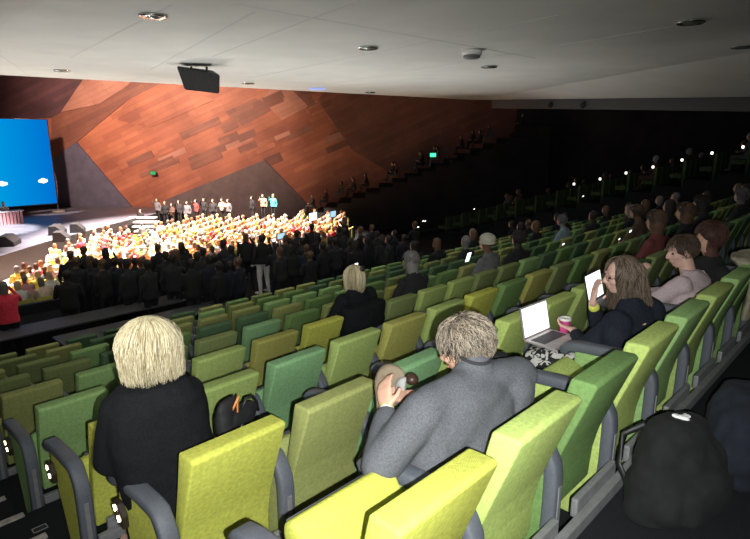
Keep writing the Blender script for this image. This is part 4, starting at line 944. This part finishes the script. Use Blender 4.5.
# ------------------------------------------------------------------ lit front stalls
C0 = Vector((-27, 36)); tops = ['white', 'white', 'cream', 'orange', 'pink', 'tan', 'grey', 'white', 'pale_blue', 'yellow', 'red', 'cream']; hairs = ['blond', 'grey', 'auburn', 'brown', 'blond', 'red', 'auburn']
ns = 0; rows_done = []; seatbm = bmesh.new(); cand = []
def stall_z(x, y):
    p = Vector((x, y, 0)); v = p.dot(V); return -6.2+max(0, min(1.1, (27-v)*.10))
for ri in range(22):
    r_ = 13.2+ri*.92; n = int(r_*2.0/.58)
    for j in range(n):
        a = -1.25+j*.58/r_
        x = C0.x+r_*math.cos(a); y = C0.y+r_*math.sin(a); p = Vector((x, y, 0)); v = p.dot(V); u = p.dot(U)
        if v < 17.2 or y > 41.2 or (x < -4.8 and y > 36.6) or (x < -12.4 and y > 32.5) or x < -15.2 or u > 30: continue
        if y < 24.5 and v > 23.5: continue
        aisle = abs(a+.30) < .035
        if aisle: continue
        z = stall_z(x, y)
        head = Vector((x, y, z+1.2)); d = head.y*math.cos(PITCH)-head.z*math.sin(PITCH); px = 375+F*head.x/d; py = 269.5-F*(head.y*math.sin(PITCH)+head.z*math.cos(PITCH))/d
        if px < 12 or px > 352: continue
        cand.append((ri, x, y, z, a, px, py))
cand = [c for c in cand if not (c[6] > 272+(60-c[5])*.12 if c[5] > 60 else c[6] > 302)]
cand.sort(key=lambda c: c[2]*math.cos(PITCH)-c[3]*math.sin(PITCH))
LOW = []
for q_ in range(3):
    src = SIT[q_][0]; b2 = bmesh.new(); b2.from_mesh(src)
    bmesh.ops.delete(b2, geom=[f for f in b2.faces if f.calc_center_median().z < .35], context='FACES')
    m2 = bpy.data.meshes.new('low'); b2.to_mesh(m2); b2.free()
    o2 = bpy.data.objects.new('low', m2); col.objects.link(o2); dd = o2.modifiers.new('d', 'DECIMATE'); dd.ratio = .28; bpy.context.view_layer.update()
    LOW.append(bpy.data.meshes.new_from_object(o2.evaluated_get(bpy.context.evaluated_depsgraph_get()))); bpy.data.objects.remove(o2)
ppl = 0; mv, mf, mi = [], [], []; topn = list(dict.fromkeys(tops)); hairn = list(dict.fromkeys(hairs))
for (ri, x, y, z, a, px, py) in cand:
    rz = a+PI/2+R.uniform(-.3, .3); sc_ = R.random()
    m_ = Matrix.Translation((x, y, z+H)) @ Matrix.Rotation(a+PI/2, 4, 'Z')
    for lo, hi in (((-.25, -.10, .1), (.25, -.02, .80)), ((-.25, 0, .30), (.25, .42, .42))):
        b2 = bmesh.new(); box(b2, lo, hi); bmesh.ops.transform(b2, matrix=m_, verts=b2.verts); add(seatbm, b2)
    if sc_ > .93: continue
    top = R.choice(tops); hr = R.choice(hairs)
    if ppl < 122:
        figure(SIT[R.randrange(5)][0], (x, y, z+H), rz, top, hr, 'audience member in the brightly lit front stalls, in the rows nearest the dark crowd', 'brightly lit front stalls audience'); ppl += 1
    else:
        me = LOW[R.randrange(3)]; off = len(mv); mm = Matrix.Translation((x, y, z+H)) @ Matrix.Rotation(rz, 4, 'Z')
        mv += [tuple(mm @ v.co) for v in me.vertices]
        for p in me.polygons:
            mf.append([off+i for i in p.vertices]); mi.append(0 if p.material_index == 1 else (1+topn.index(top) if p.material_index == 0 else 1+len(topn)+hairn.index(hr)))
me = bpy.data.meshes.new('seated_audience'); me.from_pydata(mv, [], mf)
for m in [SKIN]+[CLOTH[t] for t in topn]+[HAIR[t] for t in hairn]: me.materials.append(m)
for p, i in zip(me.polygons, mi): p.material_index = i; p.use_smooth = True
o = bpy.data.objects.new('seated_audience', me); col.objects.link(o)
tag(o, 'brightly lit mass of seated people in the farther front stalls by the stage', 'people', kind='stuff')
print('chairs', total, 'stalls people', ppl, 'cand', len(cand))
tag(mesh_obj('stalls_seating', seatbm, FAB['yellow olive']), 'rows of yellow green seats in the lit front stalls', 'seat', kind='stuff')
# ushers and onlookers along the wood wall and on the stage steps
wallp = [(141, 215, 'black', 'dark'), (157, 204, 'grey', 'dark'), (165, 207, 'black', 'brown'), (172, 209, 'brown', 'dark'), (179, 206, 'charcoal', 'dark'), (187, 207, 'grey', 'dark'), (196, 205, 'maroon', 'dark'), (204, 204, 'black', 'dark'), (213, 205, 'charcoal', 'brown'), (222, 204, 'tan', 'dark'), (228, 205, 'grey', 'brown'), (252, 202, 'black', 'dark'), (263, 200, 'tan', 'dark'), (273, 200, 'teal', 'blond')]
for i, (px, py, top, hair) in enumerate(wallp):
    p = at_y(px, py-4, 38.0 if px > 150 else 36.5); 
    zf = p.z-1.62
    b = bmesh.new()
    figure(STAND[i % 6][0], (p.x, p.y, zf), 2.6+R.uniform(-.4, .4), top, hair, 'person in %s under the wooden wall%s' % (top.replace('_', ' '), {1: ', nearest the stage steps', 5: ' next to the maroon one', 10: ', last before the gap', 0: ' by the stage edge', 2: ' behind the grey one at the steps', 4: ' in the middle', 7: ' beside the maroon one', 11: ' apart at right', 12: ' beside the teal one', 8: ' right of the middle', 9: ' left of the gap'}.get(i, '')), 'onlookers under the wooden wall', 'black')
zl = at_y(215, 216, 38).z
bm = bmesh.new(); box(bm, (-14.5, 37.2, -6.2+H), (-5.6, 38.7, at_y(215, 225, 38).z-.0), 0)
ZP = at_y(210, 205-4, 38).z-1.62
bm.free(); bm = bmesh.new(); box(bm, (-16.2, 37.0, -6.2+H), (-5.45, 41.9, at_y(205, 201, 38).z-1.66)); struct('floor', bm, M_dwall)
# speaker at the lectern
lc = at_z(8, 224, -5.1)
le = empty('lectern_table', lc, TH); tag(le, 'white-draped table on the stage in front of the blue screen', 'table')
bm = bmesh.new(); box(bm, (-.85, -.3, .72), (.85, .3, .78), .01); mesh_obj('table_top', bm, CLOTH['white'], le)
bm = bmesh.new()
for i in range(9): box(bm, (-.8+i*.18, -.28, 0), (-.8+i*.18+.13, .28, .72))
mesh_obj('drape', bm, CLOTH['pink'], le)
figure(SIT[0][0], lc+V*.75-V*.0, TH+PI, 'white', 'blond', 'person in white seated behind the draped table on the stage')
bpy.data.objects[-1] if False else None
# people in the side bank by the far wall and the raised bank, faint in the dark
for i in range(26):
    s = i/25; x = -4.2+R.uniform(0, 14.5); y = 38.9+R.choice((0, 1.0, 2.0)); st_ = int((x+5.4)/.95); z = -5.5+.36*st_
    x = -5.4+.95*st_+.35
    figure(SIT[i % 5][0], (x, y, z+H-.05), PI/2+R.uniform(-.2, .2), R.choice(['charcoal', 'brown', 'grey', 'black']), R.choice(['dark', 'brown']), 'faint seated person on the dark side bank below the wooden wall', 'audience on the dark side bank')
for i in range(30):
    k = 1+i % 15; v = .4+k*.93; zf = -.1-.27*k; u = 22.2+R.uniform(0, 7)
    figure(SIT[i % 5][0], W(u, v+.12, zf), TH+R.uniform(-.2, .2), R.choice(['charcoal', 'brown', 'grey', 'black']), R.choice(['dark', 'brown', 'grey']), 'faint seated person on the raised bank at the right', 'audience on the raised bank')
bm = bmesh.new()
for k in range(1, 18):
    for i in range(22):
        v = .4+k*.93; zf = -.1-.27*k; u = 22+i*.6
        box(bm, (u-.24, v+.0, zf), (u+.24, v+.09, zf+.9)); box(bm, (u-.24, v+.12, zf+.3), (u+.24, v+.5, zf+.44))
tag(mesh_obj('bank_seating', bm, fabric('bank', (.05, .08, .03)), loc=(0, 0, H), rotz=TH), 'dim green seats of the raised bank at the right', 'seat', kind='stuff')  # the bank's lack of light is put into this darker green
# ------------------------------------------------------------------ ceiling fittings
M_lens = mat('downlight_lens', (.25, .25, .25), .2, .6)
for i, (px, py, lab) in enumerate(((153, 15, 'recessed downlight nearest the top left, over the aisle'), (62, 70, 'recessed downlight at far left above the wooden wall'), (368, 47, 'recessed downlight left of the smoke detector'), (489, 66, 'recessed downlight right of the smoke detector'), (248, 83, 'small downlight at the ceiling edge right of the loudspeaker'), (370, 92, 'tiny downlight at the ceiling edge above the dark wall'), (691, 21, 'recessed downlight at the upper right'), (743, 46, 'recessed downlight at the right edge of the ceiling'))):
    p = at_z(px, py, 1.5); o = empty('downlight', p); tag(o, lab, 'light', 'ceiling downlights')
    bm = bmesh.new(); lathe(bm, [(.085, -.001), (.175, -.001), (.18, -.02), (.165, -.035), (.12, -.03), (.095, -.02)], 28); mesh_obj('chrome_ring', bm, M_chrome, o, smooth=True)
    bm = bmesh.new(); lathe(bm, [(.11, -.004), (.11, -.02), (.06, -.045), (.02, -.05)], 20); mesh_obj('lens', bm, M_lens, o, smooth=True)
p = at_z(472, 50, 1.5); o = empty('smoke_detector', p); tag(o, 'white round smoke detector between two downlights', 'detector')
bm = bmesh.new(); lathe(bm, [(.18, -.001), (.185, -.05), (.17, -.09)], 28); mesh_obj('base', bm, mat('white_plastic', (.7, .7, .68), .5), o, smooth=True)
bm = bmesh.new(); lathe(bm, [(.15, -.09), (.15, -.13), (.10, -.15)], 28); mesh_obj('sensor', bm, mat('grey_plastic', (.12, .12, .12), .5), o, smooth=True)
p = at_z(317, 88, 1.5); bm = bmesh.new(); box(bm, (-.25, -.06, -.05), (.25, .06, 0), .01); tag(mesh_obj('sensor_strip', bm, mat('blue_strip', (.3, .4, .9), .4, emit=(.3, .4, 1), estr=.7), loc=p), 'slim bluish light strip near the ceiling edge', 'light')
# black loudspeaker hanging at the ceiling edge
p = at_z(200, 66, 1.47); sp = empty('loudspeaker', p, .12); tag(sp, 'black loudspeaker hanging from the ceiling above the wooden wall', 'speaker')
bm = bmesh.new(); D_ = p.y
k_ = D_/F
vs = [(-.44, -.25, -.03), (.44, -.25, -.20), (.40, -.2, -.58), (-.32, -.2, -.50), (-.40, .35, .0), (.22, .35, -.05), (.22, .3, -.5), (-.3, .3, -.45)]
vv = [bm.verts.new(x) for x in vs]
for f in ((0, 1, 2, 3), (5, 4, 7, 6), (0, 4, 5, 1), (3, 2, 6, 7), (0, 3, 7, 4), (1, 5, 6, 2)): bm.faces.new([vv[i] for i in f])
bmesh.ops.recalc_face_normals(bm, faces=bm.faces); bmesh.ops.bevel(bm, geom=bm.edges[:], offset=.02, segments=2, affect='EDGES')
mesh_obj('cabinet', bm, M_black, sp)
bm = bmesh.new(); fv = [Vector(vs[i]) for i in (0, 1, 2, 3)]; cc = sum(fv, Vector())/4; q = [bm.verts.new(cc+(x-cc)*.86+Vector((0, -.012, 0))) for x in fv]; q2 = [bm.verts.new(x.co+Vector((0, .02, 0))) for x in q]; bm.faces.new(q)
for i in range(4): bm.faces.new((q[i], q2[i], q2[(i+1) % 4], q[(i+1) % 4]))
mesh_obj('grille', bm, mat('speaker_grille', (.03, .03, .032), .6, .2, .5, 60), sp)
for x in (-.2, .12): bm = bmesh.new(); tube(bm, [(x, .1, .0), (x, .1, -.10)], .025); mesh_obj('bracket', bm, M_darkmetal, sp)
for (px, lab) in ((552, 'small spotlight under the right beam, left of its pair'), (585, 'small spotlight under the right beam, right of its pair')):
    rr = ray(px, 103); n_ = en; t = (c0-en*.35).dot(en)/rr.dot(en) if abs(rr.dot(en)) > 1e-4 else 20
    q = rr*t+Z*H; o = empty('spotlight', q); tag(o, lab, 'light', 'spotlights under the beam')
    bm = bmesh.new(); tube(bm, [(-.12, -.1, -.1), (.1, .1, .06)], .09, 12); mesh_obj('lamp_can', bm, M_black, o, smooth=True)
    bm = bmesh.new(); tube(bm, [(0, 0, 0), (0, 0, .22)], .02); mesh_obj('bracket', bm, M_black, o)
# ------------------------------------------------------------------ light
def light(kind, name, loc, energy, color=(1, 1, 1), size=.1, target=None, spot=1.0, blend=.5):
    l = bpy.data.lights.new(name, kind); l.energy = energy; l.color = color
    if kind in ('SPOT', 'POINT'): l.shadow_soft_size = size
    if kind == 'AREA': l.size = size
    if kind == 'SPOT': l.spot_size = spot; l.spot_blend = blend
    o = bpy.data.objects.new(name, l); col.objects.link(o); o.location = loc
    if target is not None: o.rotation_euler = (Vector(target)-Vector(loc)).to_track_quat('-Z', 'Y').to_euler()
    return o
def px_(X, Y, Zc): return (X, Y, Zc+H)
light('SPOT', 'camera_flash', (.05, .0, H-.045), 425, (.97, 1, .97), .006, (.15, 3, H-.95), 1.85, 1)
light('SPOT', 'stage_light', px_(-12, 29, 14), 210000, (1, .82, .72), .3, px_(-9.8, 30.5, -5.5), .98, .45)
light('SPOT', 'stage_light', px_(-17, 22, 12), 110000, (1, .86, .80), .3, px_(-12.5, 21.5, -6), .62, .5)
light('SPOT', 'stage_light', px_(-20, 25, 12), 110000, (1, .93, .90), .3, px_(-21.5, 30.5, -5), .30, .35)
light('SPOT', 'flag_light', px_(-23.0, 37, 3), 3500, (1, .85, .8), .1, px_(-22.3, 38.6, -4.5), .45, .4)
light('SPOT', 'wall_wash', px_(-17, 22, 7), 34000, (1, .66, .50), .5, px_(-16, 42, 1), 1.1, 1)
for u_, e_ in ((2, 1700), (7.5, 1700), (12.5, 1000)):
    light('SPOT', 'ceiling_fill_front', W(u_, 16.6, -2.5), e_*.34, (1, .98, .93), .15, W(u_, 14.6, 1.5), 1.9, .5)  # added fill spots without fixtures, brightening the front of the ceiling
for u_, e_ in ((4, 330), (9, 420), (14, 260)):
    light('SPOT', 'ceiling_fill_mid', W(u_, 10.4, -3.1), e_, (1, .98, .94), .12, W(u_, 9.6, 1.5), 2.0, .6)  # added fill spots over the walkway to even out the ceiling
light('SPOT', 'ceiling_fill_right', px_(7.6, 4.6, -.4), 130, (1, .98, .94), .1, px_(8, 8.2, 1.3), 1.3, .8)  # added unseen fill to lighten the tilted right-hand ceiling plane
light('SPOT', 'ceiling_fill_rear', px_(-1.2, -.8, -.1), 800, (1, .98, .93), .3, px_(-1.0, 6, 1.6), 1.4, 1)  # added fill behind the camera, brightens the near ceiling
w = bpy.data.worlds.new('hall'); bpy.context.scene.world = w; w.use_nodes = True
w.node_tree.nodes['Background'].inputs[0].default_value = (.8, .85, 1, 1); w.node_tree.nodes['Background'].inputs[1].default_value = .012
# ------------------------------------------------------------------ camera
cd = bpy.data.cameras.new('camera'); cd.sensor_width = 36; cd.lens = 36*F/750; cd.clip_start = .02; cd.clip_end = 300
cam = bpy.data.objects.new('camera', cd); col.objects.link(cam); cam.location = (0, 0, H); cam.rotation_euler = (PI/2-PITCH, 0, 0)
sc = bpy.context.scene; sc.camera = cam
sc.view_settings.view_transform = 'Standard'; sc.view_settings.look = 'None'; sc.view_settings.gamma = 1; sc.view_settings.exposure = 0
